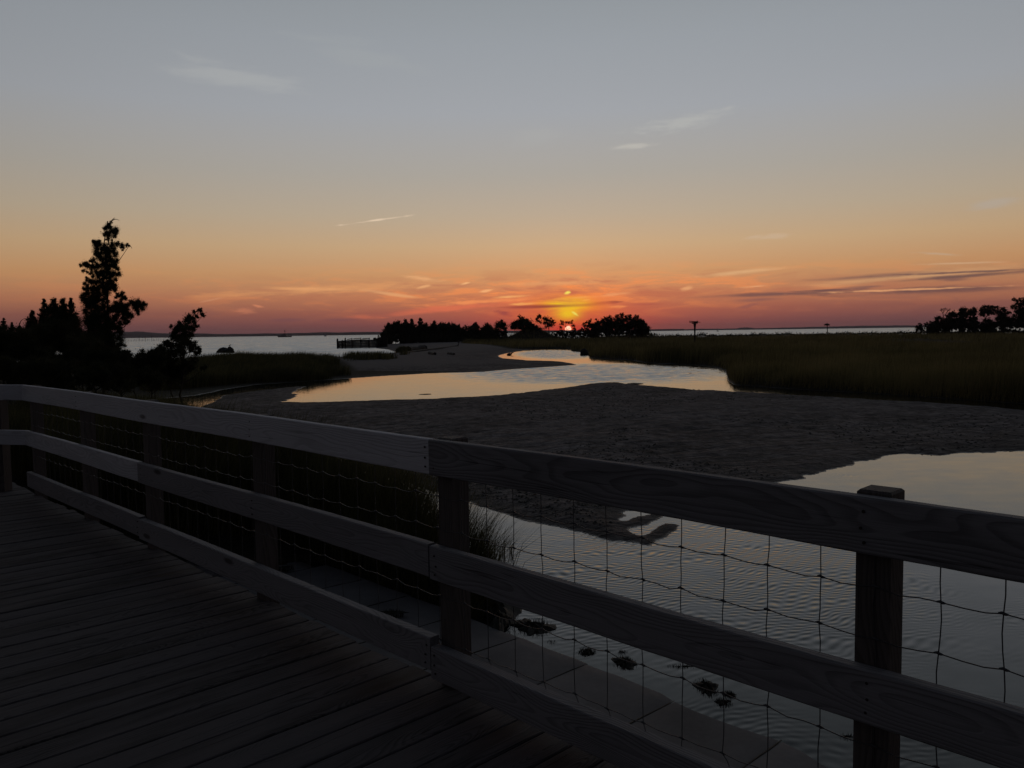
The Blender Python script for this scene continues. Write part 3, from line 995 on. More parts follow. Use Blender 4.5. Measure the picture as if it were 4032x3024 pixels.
def board(name, s0, s1, ztop, mat, n_c=None, h=0.143, t=0.038, sag=0.0, bend=None, label=None, tilt=0.0):
    """rail board in its own frame: x along, y thickness, z height, with eased edges and a little wave"""
    if n_c is None:
        n_c = 2.10 - t / 2
    L = s1 - s0
    k = max(2, int(L / 0.12))
    ch = 0.004
    sec = [(-t / 2 + ch, -h / 2), (t / 2 - ch, -h / 2), (t / 2, -h / 2 + ch), (t / 2, h / 2 - ch), (t / 2 - ch, h / 2), (-t / 2 + ch, h / 2), (-t / 2, h / 2 - ch), (-t / 2, -h / 2 + ch)]
    V = []
    p0 = random.uniform(0, 6)
    for i in range(k + 1):
        xx = -L / 2 + L * i / k
        wz = 0.0025 * math.sin(xx * 2.1 + p0) - sag * (1 - (2 * i / k - 1) ** 2)
        wy = 0.002 * math.sin(xx * 1.4 + p0 * 2)
        for j, (yy, zz) in enumerate(sec):
            e = random.uniform(-0.0007, 0.0007)
            V.append((xx, yy + wy + e, zz + wz + e))
    m = len(sec)
    Fq = [(i * m + j, i * m + (j + 1) % m, (i + 1) * m + (j + 1) % m, (i + 1) * m + j) for i in range(k) for j in range(m)]
    Fq += [tuple(range(m))[::-1], tuple(k * m + j for j in range(m))]
    me = bpy.data.meshes.new(name)
    me.from_pydata(V, [], Fq)
    me.update()
    o = link(name, me, mat, rail)
    if bend is None:
        o.location = Vector(sn((s0 + s1) / 2, n_c, ztop - h / 2)) - rail_base
        o.rotation_euler = (0, tilt, ANG)
    else:
        # continues from a bend point with its own heading
        (bs, bn, ang) = bend
        p = Vector(sn(bs, bn, ztop - h / 2))
        dd = Vector((math.cos(ang), math.sin(ang), 0))
        o.location = p + dd * ((s0 + s1) / 2) - rail_base
        o.rotation_euler = (0, 0, ang)
    if label:
        o['label'] = label
    if bend is None:
        BOARDS.append((o, s0, s1, n_c, ztop, h, t))
    return o


BOARDS = []
S_C = -2.552
HB = -8.62          # bend of the walk
zt, zm, zl = ZC - 0.430, ZC - 0.868, ZC - 1.258
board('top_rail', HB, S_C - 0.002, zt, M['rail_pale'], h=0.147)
board('top_rail', S_C + 0.002, 1.55, zt - 0.002, M['rail'], h=0.147)
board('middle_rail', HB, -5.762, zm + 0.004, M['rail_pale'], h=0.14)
board('middle_rail', -5.758, S_C - 0.012, zm, M['rail'], h=0.14, t=0.042)
board('middle_rail', S_C - 0.006, 1.55, zm - 0.010, M['rail'], h=0.143, t=0.042)
board('bottom_rail', HB + 0.05, -5.762, zl + 0.004, M['rail'], h=0.142, t=0.046)
board('bottom_rail', -5.758, S_C - 0.004, zl - 0.006, M['rail'], h=0.142, t=0.05)
board('bottom_rail', S_C + 0.004, 1.55, ZC - 1.316, M['rail'], h=0.138, t=0.052, tilt=0.010)
# beyond the bend the rails run off to the left
bang = math.atan2(-math.cos(R(72)), math.sin(R(72))) + 0.0
bang = math.pi - R(14)
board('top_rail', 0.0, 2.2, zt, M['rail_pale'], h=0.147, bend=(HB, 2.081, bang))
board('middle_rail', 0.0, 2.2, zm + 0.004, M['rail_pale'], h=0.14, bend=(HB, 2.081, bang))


def post(s, n=2.104, w=0.089, top=ZC - 0.418, rot=0.0):
    bot = -0.35
    h = top - bot
    mb = MB()
    c = 0.006
    V = []
    for (z, q) in ((bot, 0), (top - c, 0), (top, c)):
        hw = w / 2 - q
        for dx, dy in ((-1, -1), (1, -1), (1, 1), (-1, 1)):
            V.append((dx * hw, dy * hw, z - (bot + h / 2)))
    Fq = [(i * 4 + j, i * 4 + (j + 1) % 4, (i + 1) * 4 + (j + 1) % 4, (i + 1) * 4 + j) for i in range(2) for j in range(4)]
    Fq += [(3, 2, 1, 0), (8, 9, 10, 11)]
    # the wood grain runs along local x: build lying down and stand it up
    V = [(z, y, -x) for (x, y, z) in V]
    me = bpy.data.meshes.new('post')
    me.from_pydata(V, [], Fq)
    me.update()
    o = link('post', me, M['post'], rail)
    o.location = Vector(sn(s, n + w / 2, bot + h / 2)) - rail_base
    o.rotation_euler = (0, -math.pi / 2, ANG + rot)
    return o


post(-0.786, top=ZC - 0.421)
post(S_C + 0.052, top=ZC - 0.428)
post(-4.115, top=ZC - 0.436)
post(-5.715, top=ZC - 0.436)
post(-7.06, top=ZC - 0.436)
post(-8.50, top=ZC - 0.436)
post(1.25, top=ZC - 0.405)
ip = Vector(sn(HB, 2.081, 0)) + Vector((math.cos(bang), math.sin(bang), 0)) * 0.35 + Vector((0.0, 0.08, 0))
o_ = post(0, top=ZC - 0.436)
o_.location = Vector((ip.x, ip.y, o_.location.z + rail_base.z)) - rail_base
o_.rotation_euler = (0, -math.pi / 2, bang)

# nails at the joints and posts
nail_me = None
for s0, zz in [(S_C - 0.02, zt), (S_C + 0.03, zt), (S_C + 0.03, zm), (S_C + 0.03, zl), (S_C - 0.03, zl), (-0.80, zt), (-0.78, zm), (-4.10, zt), (-4.1, zm), (-5.70, zm), (-5.80, zl), (-7.05, zt)]:
    for f in (0.25, 0.55, 0.8):
        if nail_me is None:
            mb = MB().tube([(0, 0, 0), (0, 0.004, 0)], 0.0042, 7)
            nail_me = bpy.data.meshes.new('nail')
            nail_me.from_pydata(mb.v, [], mb.f)
        for (bo, b0, b1, bn_, bz, bh, bt) in BOARDS:
            if b0 - 0.01 <= s0 <= b1 + 0.01 and abs(bz - zz) < 0.07:
                o = link('nail', nail_me, M['nail'], bo)
                o.location = (s0 + random.uniform(-0.006, 0.006) - (b0 + b1) / 2, -bt / 2 - 0.002, bh / 2 - bh * f)
                break


# wire mesh: each wire a part
def wire(pts, rad=0.0017, knots=()):
    mb = MB()
    b0 = Vector(pts[0])
    loc = [tuple(Vector(p) - b0) for p in pts]
    mb.tube(loc, rad, 5)
    for k in knots:
        kk = Vector(k) - b0
        e = Vector(tuple(DV)) * 0.011
        mb.tube([tuple(kk - e), tuple(kk - e * 0.3 + Vector((0, 0, 0.002))), tuple(kk + e * 0.4), tuple(kk + e)], [rad * 1.2, rad * 2.6, rad * 2.6, rad * 1.2], 6)
    o = mb.build('wire', M['wire'], rail, True)
    o.location = b0 - rail_base
    return o


hz = [ZC - 0.535, ZC - 0.673, ZC - 0.807, ZC - 0.945, ZC - 1.092, ZC - 1.285]
vs = []
s = -0.486 + 0.148 * 9
while s > HB + 0.05:
    vs.append(s + random.uniform(-0.004, 0.004))
    s -= 0.1475
WN = 2.1015
hoff = {}
for j, z in enumerate(hz):
    for i, sv in enumerate(vs):
        hoff[(i, j)] = (random.uniform(-0.006, 0.006), random.uniform(-0.005, 0.005))
for i, sv in enumerate(vs):
    pts, kn = [], []
    bow = random.uniform(-0.008, 0.008)
    for j, z in enumerate(hz):
        ds, dz = hoff[(i, j)]
        p = sn(sv + ds * 0.8, WN, z + dz)
        kn.append(p)
        pts.append(p)
        if j < len(hz) - 1:
            z2 = hz[j + 1]
            q = random.uniform(-0.005, 0.005)
            pts.append(sn(sv + ds * .5 + q, WN, z * 0.66 + z2 * 0.34))
            pts.append(sn(sv + ds * .3 + q * .6, WN, z * 0.33 + z2 * 0.67))
    tail = random.uniform(-0.01, 0.018)
    pts.append(sn(sv + tail * .6 + .006, WN - 0.004, hz[-1] - 0.012))
    pts.append(sn(sv + tail + .012, WN - 0.010, hz[-1] - 0.026))
    wire(pts, 0.0016, kn[1:])
for j, z in enumerate(hz):
    pts = []
    for i in range(len(vs)):
        ds, dz = hoff[(i, j)]
        pts.append(sn(vs[i] + ds * .8, WN + 0.0015, z + dz))
        if i < len(vs) - 1:
            ds2, dz2 = hoff[(i + 1, j)]
            zz = (dz + dz2) / 2 - (0.007 if j < 5 else 0.004)
            for t in (0.3, 0.62):
                pts.append(sn(vs[i] * (1 - t) + vs[i + 1] * t, WN + 0.001, z + zz * (1 - abs(t - .5)) + random.uniform(-0.0035, 0.0035)))
    wire(pts, 0.0017)


# ------------------------------------------------------------------ concrete apron below the railing
apron = empty('concrete_apron', sn(-5, 4, 0.0), kind='structure')
ab = Vector(apron.location)
sj = [-9.42, -8.56, -7.72, -6.88, -6.03, -5.19, -4.37, -3.44, -2.55, -1.7, -0.85, 0.0]


def apron_z(s_, n_):
    far_z = 0.05 - 0.052 * max(0.0, min(1.0, (s_ + 6.2) / 2.4)) - 0.004 * max(0, s_ + 3.8)
    return far_z + (5.27 - n_) * 0.040 + 0.006 * float(fbm(np.array(s_), np.array(n_), 1.6, 3))


for i in range(len(sj) - 1):
    a, b = sj[i] + 0.001, sj[i + 1] - 0.001
    ne = 5.27 + random.uniform(-0.012, 0.012) - (0.35 if i == 0 else 0)
    tl = 0.0
    nn = [1.2, 2.4, 3.2, 3.8, 4.2, 4.6, 4.8, 5.0, 5.1, ne - 0.03, ne]
    ss = [a, a + 0.014] + [a + (b - a) * q for q in (.2, .4, .6, .8)] + [b - 0.014, b]
    nc = len(ss)
    V = []
    for n_ in nn:
        for j, s_ in enumerate(ss):
            e = 0.004 if j in (0, nc - 1) else 0.0
            wob = 0.012 * math.sin(s_ * 9.1 + i) if n_ == ne else 0
            V.append(tuple(Vector(sn(s_, n_ + wob, apron_z(s_, n_) - e - (0.012 if n_ == ne else 0) + tl)) - ab))
    nv = len(V)
    V += [(v[0], v[1], v[2] - 0.22) for v in V]
    Fq = []
    for r_ in range(len(nn) - 1):
        for c_ in range(nc - 1):
            q = r_ * nc + c_
            Fq.append((q, q + 1, q + nc + 1, q + nc))
        q = r_ * nc
        Fq.append((q, q + nc, q + nc + nv, q + nv))
        q = r_ * nc + nc - 1
        Fq.append((q + nc, q, q + nv, q + nc + nv))
    last = (len(nn) - 1) * nc
    for c_ in range(nc - 1):
        q = last + c_
        Fq.append((q, q + 1, q + 1 + nv, q + nv))
    me = bpy.data.meshes.new('slab')
    me.from_pydata(V, [], Fq)
    me.update()
    for p_ in me.polygons:
        p_.use_smooth = True
    link('slab', me, M['concrete'], apron)
    if i:
        # weedy seam between this slab and the one before
        pts = [Vector(sn(sj[i] + random.uniform(-.006, .006), n_, apron_z(sj[i], n_) - 0.004)) - ab for n_ in np.linspace(1.3, 5.2, 26)]
        MB().tube([tuple(p) for p in pts], [random.uniform(.004, .011) for _ in pts], 5).build('seam', M['weed'], apron)
#DETAILS
# ------------------------------------------------------------------ grass
def blades(name, pos, h, w, lean_dir, lean, mat, seg2=True, kind='stuff'):
    """pos (n,3), h, w (n,) ; one mesh of many blades, each with a bend"""
    n = len(pos)
    a = rng.uniform(0, 2 * np.pi, n)
    sx, sy = np.cos(a) * w / 2, np.sin(a) * w / 2
    lx, ly = np.cos(lean_dir) * lean * h, np.sin(lean_dir) * lean * h
    z0 = np.zeros(n)
    b = pos
    if seg2:
        V = np.stack([
            b + np.stack([-sx, -sy, z0 - 0.05], 1), b + np.stack([sx, sy, z0 - 0.05], 1),
            b + np.stack([-sx * .8 + lx * .3, -sy * .8 + ly * .3, h * .58], 1), b + np.stack([sx * .8 + lx * .3, sy * .8 + ly * .3, h * .58], 1),
            b + np.stack([lx, ly, h], 1)], 1).reshape(-1, 3)
        i = np.arange(n)[:, None] * 5
        Fq = np.concatenate([i + np.array([[0, 1, 3]]), i + np.array([[0, 3, 2]]), i + np.array([[2, 3, 4]])], 0)
    else:
        V = np.stack([b + np.stack([-sx, -sy, z0 - 0.05], 1), b + np.stack([sx, sy, z0 - 0.05], 1), b + np.stack([lx, ly, h], 1)], 1).reshape(-1, 3)
        i = np.arange(n)[:, None] * 3
        Fq = i + np.array([[0, 1, 2]])
    o = link(name, mesh_np(name, V, Fq), mat)
    tag(o, kind=kind)
    return o


def scatter(poly, n, rmax=420, azlim=(-42, 42), rmin=4.0, pw=1.0):
    """points in a land outline, thinning out with distance"""
    az = np.radians(rng.uniform(azlim[0], azlim[1], n))
    t = rng.uniform(0, 1, n)
    r = 1.0 / (1.0 / rmin ** pw + t * (1.0 / rmax ** pw - 1.0 / rmin ** pw)) ** (1 / pw)
    x, y = np.sin(az) * r, np.cos(az) * r
    k = inside(poly, x, y)
    return x[k], y[k], r[k]


def build_grass():
    # salt marsh
    x, y, r = scatter(marsh, 620000, 275, (-6, 40), 26.0, 0.55)
    h, mm, nb, rb, sl_, sb = ground_height(x, y)
    patch = fbm(x, y, 0.16, 3)
    pool = fbm(x * 0.6, y * 1.7, 0.05, 3)
    # bare low ditches winding through the marsh
    ditch = np.abs(pool + 0.15) < 0.085
    chan = marsh_channel(x, y)
    keep = (mm > 0.05) & (sl_ > 0.05) & (chan > 1.0) & (~ditch | (mm < 5) | (rng.random(len(x)) < 0.12))
    x, y, r, h, patch, mm = x[keep], y[keep], r[keep], h[keep], patch[keep], mm[keep]
    n = len(x)
    hh = (0.74 + 0.30 * patch + 0.22 * fbm(x * .5, y * 1.4, .12, 3) + 0.24 * fbm(x, y, 1.1, 2) + 0.14 * rng.standard_normal(n)) * np.where(mm < 2.5, 1.12, 1.0)
    hh = np.where(np.hypot((x - POOL[0]) / 7.0, (y - POOL[1]) / 8.0) < 1, hh * .15, hh)
    hh = np.clip(hh, 0.3, 1.5)
    w = np.maximum(0.012, r * 0.00042) * rng.uniform(.7, 1.4, n)
    blades('marsh_grass', np.stack([x, y, h], 1), hh, w, rng.normal(0.3, 1.1, n), rng.uniform(.05, .38, n), M['marsh'], False)
    # reeds between the beach and the creek
    x, y, r = scatter(reedbed, 260000, 90, (-34, -6), 36.0, 1.0)
    h, mm, nb, rb, sl_, sb = ground_height(x, y)
    patch = fbm(x, y, 0.35, 3)
    keep = (sl_ > 0.2) & (patch > -0.55)
    x, y, r, h, patch = x[keep], y[keep], r[keep], h[keep], patch[keep]
    n = len(x)
    hh = np.clip(0.62 + 0.34 * patch + 0.15 * rng.standard_normal(n), 0.15, 1.4)
    blades('reed_grass', np.stack([x, y, h], 1), hh, np.maximum(0.010, r * 0.0004) * rng.uniform(.7, 1.5, n), rng.normal(0.2, 0.8, n), rng.uniform(.1, .5, n), M['reed'])
    # beach grass tufts along the point
    pts = [(1390, 1417, 26, 2.0, 500), (1440, 1420, 30, 2.0, 500), (1490, 1418, 24, 2.0, 420), (1535, 1418, 14, 1.5, 160), (1592, 1399, 12, 1.2, 120), (1460, 1420, 40, 2.5, 300)]
    X, Y, Hh = [], [], []
    for (u, v, ru, rd, cnt) in pts:
        c = px(u, v, 0.35)
        rw = ru * c[1] / F
        X.append(c[0] + rng.normal(0, rw * .6, cnt))
        Y.append(c[1] + rng.normal(0, rd, cnt))
        Hh.append(rng.uniform(.3, .85, cnt))
    x, y, hh = map(np.concatenate, (X, Y, Hh))
    h = ground_height(x, y)[0]
    blades('beach_grass', np.stack([x, y, h], 1), hh, rng.uniform(.03, .06, len(x)), rng.normal(0.2, 0.8, len(x)), rng.uniform(.1, .5, len(x)), M['reed'])
    # bank grass right beyond the apron
    x, y, r = scatter(nearbed, 420000, 45, (-42, 2), 6.5, 1.2)
    h, mm, nb, rb, sl_, sb = ground_height(x, y)
    patch = fbm(x, y, 0.9, 3)
    d = sdf(nearbed, x, y)
    keep = (d > 0.08) & ((patch > -0.8) | (rng.random(len(x)) < .4))
    x, y, r, h, patch, d = x[keep], y[keep], r[keep], h[keep], patch[keep], d[keep]
    n = len(x)
    sc = (x - y) * S2
    # shorter towards the right end of the bank
    fade = np.clip((-5.6 - sc) / 0.9, 0.3, 1.0)
    fade = fade * np.clip(1.0 - (-11.5 - sc) / 5.0, 0.3, 1.0)
    hh = np.clip((1.12 + 0.2 * patch + 0.2 * rng.standard_normal(n)) * fade, 0.15, 1.7)
    blades('bank_grass', np.stack([x, y, h], 1), hh, np.maximum(0.006, r * 0.0005) * rng.uniform(.7, 1.4, n), rng.normal(-0.3, 0.9, n), rng.uniform(.08, .45, n), M['reed'])
    # dark scraps of weed strewn over the bar
    x, y, r = scatter(bar, 26000, 60, (-20, 40), 11.0, 1.0)
    h, mm, nb, rb, sl_, sb = ground_height(x, y)
    pat = fbm(x, y, 0.35, 3) + 0.35 * np.clip((x - 2) / 12.0, -1, 1)
    keep = (sb > 0.3) & (pat > 0.12) & (rng.random(len(x)) < 0.55)
    x, y, r, h = x[keep], y[keep], r[keep], h[keep]
    n = len(x)
    a = rng.uniform(0, 6.28, n)
    s0 = rng.uniform(.010, .042, n) * (0.6 + r / 30)
    q = np.array([[1, 0], [.2, .5], [-.9, .25], [-.5, -.45], [.4, -.4]])
    V = []
    for (qx, qy) in q:
        V.append(np.stack([x + s0 * (qx * np.cos(a) - qy * np.sin(a)), y + s0 * (qx * np.sin(a) + qy * np.cos(a)), h + 0.004], 1))
    V.append(np.stack([x, y, h + 0.006 + s0 * 0.45], 1))
    V = np.stack(V, 1).reshape(-1, 3)
    i = np.arange(n)[:, None] * 6
    Fq = np.concatenate([i + np.array([[k, (k + 1) % 5, 5]]) for k in range(5)], 0)
    o = link('weed_scraps', mesh_np('weed_scraps', V, Fq), M['weed'])
    tag(o, kind='stuff')


build_grass()


# ------------------------------------------------------------------ trees
def leaf_cloud(cent, rad, count, size, aspect=2.0, up=0.3, flat=0.85):
    """triangular leaf clumps spread through ellipsoids; cent (n,3), rad (n,3)"""
    V = []
    for c, r_, k in zip(cent, rad, count):
        k = int(k)
        u = rng.standard_normal((k, 3))
        u /= np.linalg.norm(u, axis=1)[:, None]
        rr = np.clip(np.abs(rng.normal(0, 0.68, k)), 0, 1.75)
        p = c + u * rr[:, None] * r_
        # long axis points outwards and up
        ax = u + np.array([0, 0, up]) + 0.9 * rng.standard_normal((k, 3))
        ax /= np.linalg.norm(ax, axis=1)[:, None]
        sd_ = np.cross(ax, rng.standard_normal((k, 3)))
        sd_ /= np.linalg.norm(sd_, axis=1)[:, None] + 1e-9
        s = size * rng.uniform(.55, 1.35, k)[:, None]
        V.append(np.stack([p - ax * s * .5 + sd_ * s / aspect * .5, p - ax * s * .5 - sd_ * s / aspect * .5 + 0 * p, p + ax * s * .75], 1).reshape(-1, 3))
    V = np.concatenate(V, 0)
    Fq = np.arange(len(V)).reshape(-1, 3)
    return V, Fq


def tree(name, label, cat, Y, clumps, base, leaf_px=7.0, dens=1.0, mat='cedar', trunk_px=10.0, group=None, off=(0, 0), sc=1.0, up=0.35, depth=1.0,
         limbs=True, aspect=2.0, extra=None, lean=None):
    """clumps: (x, y, r) in the pixels of a zoomed view: photo = off + value / sc; base (x, y) likewise"""
    cl = np.array([(c[0] / sc + off[0], c[1] / sc + off[1], c[2] / sc) for c in clumps], float)
    bx = base[0] / sc + off[0]
    k = Y / F
    bp = pd(bx, 1500, Y)
    gz = float(ground_height(np.array([bp[0]]), np.array([bp[1]]))[0][0])
    gz = max(gz, 0.02)
    root = empty(name, (float(bp[0]), float(Y), gz), label, cat, group)
    rb = np.array([bp[0], Y, gz])
    sub = [cl]
    for _ in range(3):
        a_ = rng.uniform(0, 6.283, len(cl))
        q_ = rng.uniform(.55, 1.05, len(cl))
        sub.append(np.stack([cl[:, 0] + np.cos(a_) * cl[:, 2] * q_, cl[:, 1] + np.sin(a_) * cl[:, 2] * q_, cl[:, 2] * rng.uniform(.3, .6, len(cl))], 1))
    cl = np.concatenate(sub, 0)
    width = (cl[:, 0].max() - cl[:, 0].min()) * k + 0.2
    cent, rad, cnt = [], [], []
    for (u, v, r_) in cl:
        rel = rng.uniform(-1, 1) * depth * min(0.5 * width, 3.2 * r_ * k + 0.1 * width)
        p = pd(u, v, Y + rel)
        cent.append(p - rb)
        rad.append(np.array([r_ * k, r_ * k * 1.1, r_ * k]) * 1.0)
        cnt.append(max(10, dens * 13.0 * (r_ / leaf_px) ** 2))
    V, Fq = leaf_cloud(cent, rad, cnt, leaf_px * k * 1.35, aspect, up)
    # nothing grows below the ground
    V[:, 2] = np.maximum(V[:, 2], 0.0)
    link('crown', mesh_np('crown', V, Fq), M[mat], root)
    # trunk and limbs
    cc = np.array(cent)
    top = cc[np.argmax(cc[:, 2])]
    mb = MB()
    n = 9
    order = np.argsort(cc[:, 2])
    pts, rd = [], []
    H = top[2]
    tw = trunk_px * k * 0.5
    for i in range(n):
        t = i / (n - 1)
        z = H * t
        near = cc[np.abs(cc[:, 2] - z) < H * 0.22]
        xm = near[:, 0].mean() if len(near) else top[0] * t
        f = min(1.0, t * 1.6)
        q = np.array([xm * f * 0.8 + top[0] * t * 0.2 if t < 1 else top[0], 0.0 + 0.05 * H * math.sin(t * 5 + H) * 0.2, z])
        if lean is not None:
            q[0] = lean(t) * k
        pts.append(tuple(q))
        rd.append(tw * (1 - 0.85 * t) + 0.006)
    mb.tube(pts, rd, 7)
    tk = mb.build('trunk', M['bark'], root, True)
    if limbs:
        mb = MB()
        P = np.array(pts)
        for c in cc[:len(clumps)][:: max(1, len(clumps) // 34)]:
            z0 = max(0.12 * H, c[2] - abs(c[0] - np.interp(c[2], P[:, 2], P[:, 0])) * 0.45 - 0.06 * H)
            j = np.array([np.interp(z0, P[:, 2], P[:, 0]), 0.0, z0])
            m_ = j * .45 + c * .55 + np.array([0, 0, -0.02 * H])
            L = np.linalg.norm(c - j)
            mb.tube([tuple(j), tuple(m_), tuple(c)], [0.008 * H * .5 + 0.010 * L, 0.007 * L + .004, 0.003 * L + .002], 5)
        if mb.v:
            mb.build('limbs', M['bark'], tk, True)
    if extra:
        extra(root, rb, k)
    return root


def cone_clumps(u, vtop, w, vbase, rag=0.25, n=11):
    """ragged cedar spire"""
    out = []
    H = vbase - vtop
    for i in range(n):
        t = (i + 0.3) / n
        v = vtop + H * t
        half = w / 2 * (t ** 0.7) * random.uniform(0.7, 1.2)
        r_ = max(w * 0.055, w * 0.21 * (0.35 + t))
        for q in (-1, -0.35, 0.35, 1):
            out.append((u + half * q * random.uniform(.6, 1.05), v + random.uniform(-.5, .5) * H / n, r_ * random.uniform(.7, 1.15)))
    out.append((u, vtop + w * 0.05, w * 0.05))
    return out


def cedar_main():
    C = [(985, 140, 18), (950, 180, 30), (940, 230, 42), (890, 250, 30), (1060, 260, 40), (1000, 290, 52), (1070, 310, 35), (900, 330, 40), (950, 360, 45), (1050, 380, 30),
         (880, 350, 25), (940, 430, 20), (1000, 440, 15), (700, 465, 25), (765, 465, 35), (740, 510, 45), (800, 510, 40), (750, 580, 50), (870, 560, 50), (930, 580, 55), (1010, 520, 45),
         (1090, 500, 40), (1170, 540, 38), (1240, 520, 25), (1280, 530, 14), (1170, 600, 15), (1020, 610, 45), (740, 650, 40), (830, 650, 50), (930, 660, 60), (1050, 690, 45), (1080, 780, 30),
         (1000, 770, 50), (900, 760, 60), (800, 720, 50), (700, 760, 40), (660, 780, 25), (560, 820, 35), (490, 850, 25), (600, 860, 45), (680, 880, 45), (760, 870, 50), (850, 850, 60), (950, 860, 60),
         (1030, 850, 40), (1080, 900, 35), (530, 940, 25), (590, 960, 20), (660, 970, 30), (740, 960, 45), (830, 960, 55), (930, 970, 60), (1030, 980, 50), (1110, 1000, 40), (1060, 1070, 30),
         (690, 1020, 25), (770, 1040, 40), (860, 1050, 45), (960, 1060, 45), (590, 1060, 25), (620, 1110, 35), (560, 1150, 30), (690, 1130, 50), (760, 1110, 45), (840, 1150, 50), (930, 1160, 50),
         (1010, 1150, 45), (1050, 1180, 35), (540, 1230, 30), (600, 1220, 45), (690, 1220, 55), (780, 1220, 55), (870, 1230, 55), (960, 1230, 55), (1050, 1230, 40), (530, 1330, 40), (600, 1310, 45),
         (690, 1320, 60), (790, 1310, 60), (900, 1310, 55), (500, 1380, 25), (560, 1410, 50), (650, 1420, 70), (760, 1420, 70), (850, 1420, 50), (1090, 1330, 30), (1160, 1300, 30), (1140, 1350, 35),
         (1190, 1380, 35), (1220, 1390, 30), (1150, 1430, 30), (1060, 1380, 20), (930, 1450, 30), (1260, 1490, 30), (1330, 1460, 50), (1400, 1470, 60), (1380, 1530, 55), (1460, 1500, 45), (1530, 1490, 40),
         (1500, 1560, 40), (1420, 1600, 40), (1420, 1640, 25), (620, 1520, 80), (740, 1540, 80), (860, 1530, 70), (970, 1550, 50), (1080, 1540, 60), (1160, 1530, 60), (1210, 1560, 50), (1100, 1610, 60), (1200, 1620, 50)]
    # lower skirts, given in the second zoom frame (0,1130) x3.456
    L = [(1600, 250, 60), (1690, 290, 60), (1760, 370, 50), (1800, 400, 30), (1700, 430, 60), (1640, 500, 50), (1720, 490, 30), (1560, 420, 60), (1600, 560, 50), (1640, 620, 40), (1620, 700, 60),
         (1650, 780, 50), (1700, 800, 25), (1600, 840, 40), (1200, 420, 90), (1330, 430, 100), (1450, 430, 90), (1250, 560, 110), (1400, 560, 110), (1520, 540, 80), (1180, 680, 110), (1330, 700, 120), (1480, 680, 110),
         (1200, 820, 110), (1350, 830, 120), (1500, 820, 100), (1250, 960, 110), (1400, 960, 120), (1530, 940, 90), (1050, 500, 60), (1020, 620, 80), (1080, 780, 80), (1100, 920, 80)]
    C = [(a, b, r * 1.18) for a, b, r in C]
    cl = C + [((a / 3.456 - 200) * 4.148, (b / 3.456 + 1130 - 840) * 4.148, r * 4.148 / 3.456) for a, b, r in L]

    def hook(root, rb, k):
        for pts in ([(955, 200), (975, 150), (1005, 115), (1050, 96), (1090, 100), (1120, 117)], [(985, 140), (1015, 95), (1048, 68)], [(1240, 515), (1285, 520), (1310, 545), (1325, 578)], [(945, 520), (950, 400)]):
            q = [pd(200 + a / 4.148, 840 + b / 4.148, 26.0) - rb for a, b in pts]
            MB().tube([tuple(p) for p in q], [0.022 - 0.018 * i / (len(q) - 1) for i in range(len(q))], 5).build('twig', M['cedar'], root, True)
    tree('cedar_tree', 'tall ragged cedar with a hooked tip, rising over the bushes at left', 'tree', 26.0, cl, (860, 2600), 12.0, 4.2, 'cedar', 50, None, (200, 840), 4.148, 0.45, 0.8, True, 2.8, hook)


# in tree(): leaf_px is given in the same zoomed pixels as the clumps
_tree_raw = tree


def tree(name, label, cat, Y, clumps, base, leaf_px=7.0, dens=1.0, mat='cedar', trunk_px=10.0, group=None, off=(0, 0), sc=1.0, *a, **kw):
    return _tree_raw(name, label, cat, Y, clumps, base, leaf_px / sc, dens, mat, trunk_px / sc, group, off, sc, *a, **kw)


cedar_main()

# small leaning tree by the beach
tree('leaning_tree', 'small broad-leaved tree leaning right beside the tall cedar', 'tree', 21.5,
     [(515, 115, 26), (450, 135, 22), (550, 170, 25), (480, 180, 25), (400, 190, 35), (380, 220, 40), (450, 230, 35), (480, 290, 25), (300, 260, 30), (200, 290, 18), (270, 300, 35), (350, 300, 45), (430, 310, 40),
      (260, 350, 45), (350, 360, 55), (420, 380, 40), (250, 420, 50), (350, 430, 60), (160, 470, 36), (200, 500, 60), (300, 500, 70), (400, 480, 50), (450, 500, 40), (90, 520, 28), (100, 560, 50), (200, 580, 70),
      (320, 580, 60), (430, 540, 45), (500, 530, 26), (510, 570, 26), (480, 595, 22), (320, 640, 22), (360, 690, 36), (450, 670, 46), (200, 680, 70), (90, 660, 60), (420, 740, 50), (300, 760, 60), (160, 780, 70), (40, 740, 60), (560, 740, 30)],
     (330, 1100), 11.0, 2.8, 'shrub', 22, None, (600, 1180), 2.765, 0.2, 0.7, True, 1.6)

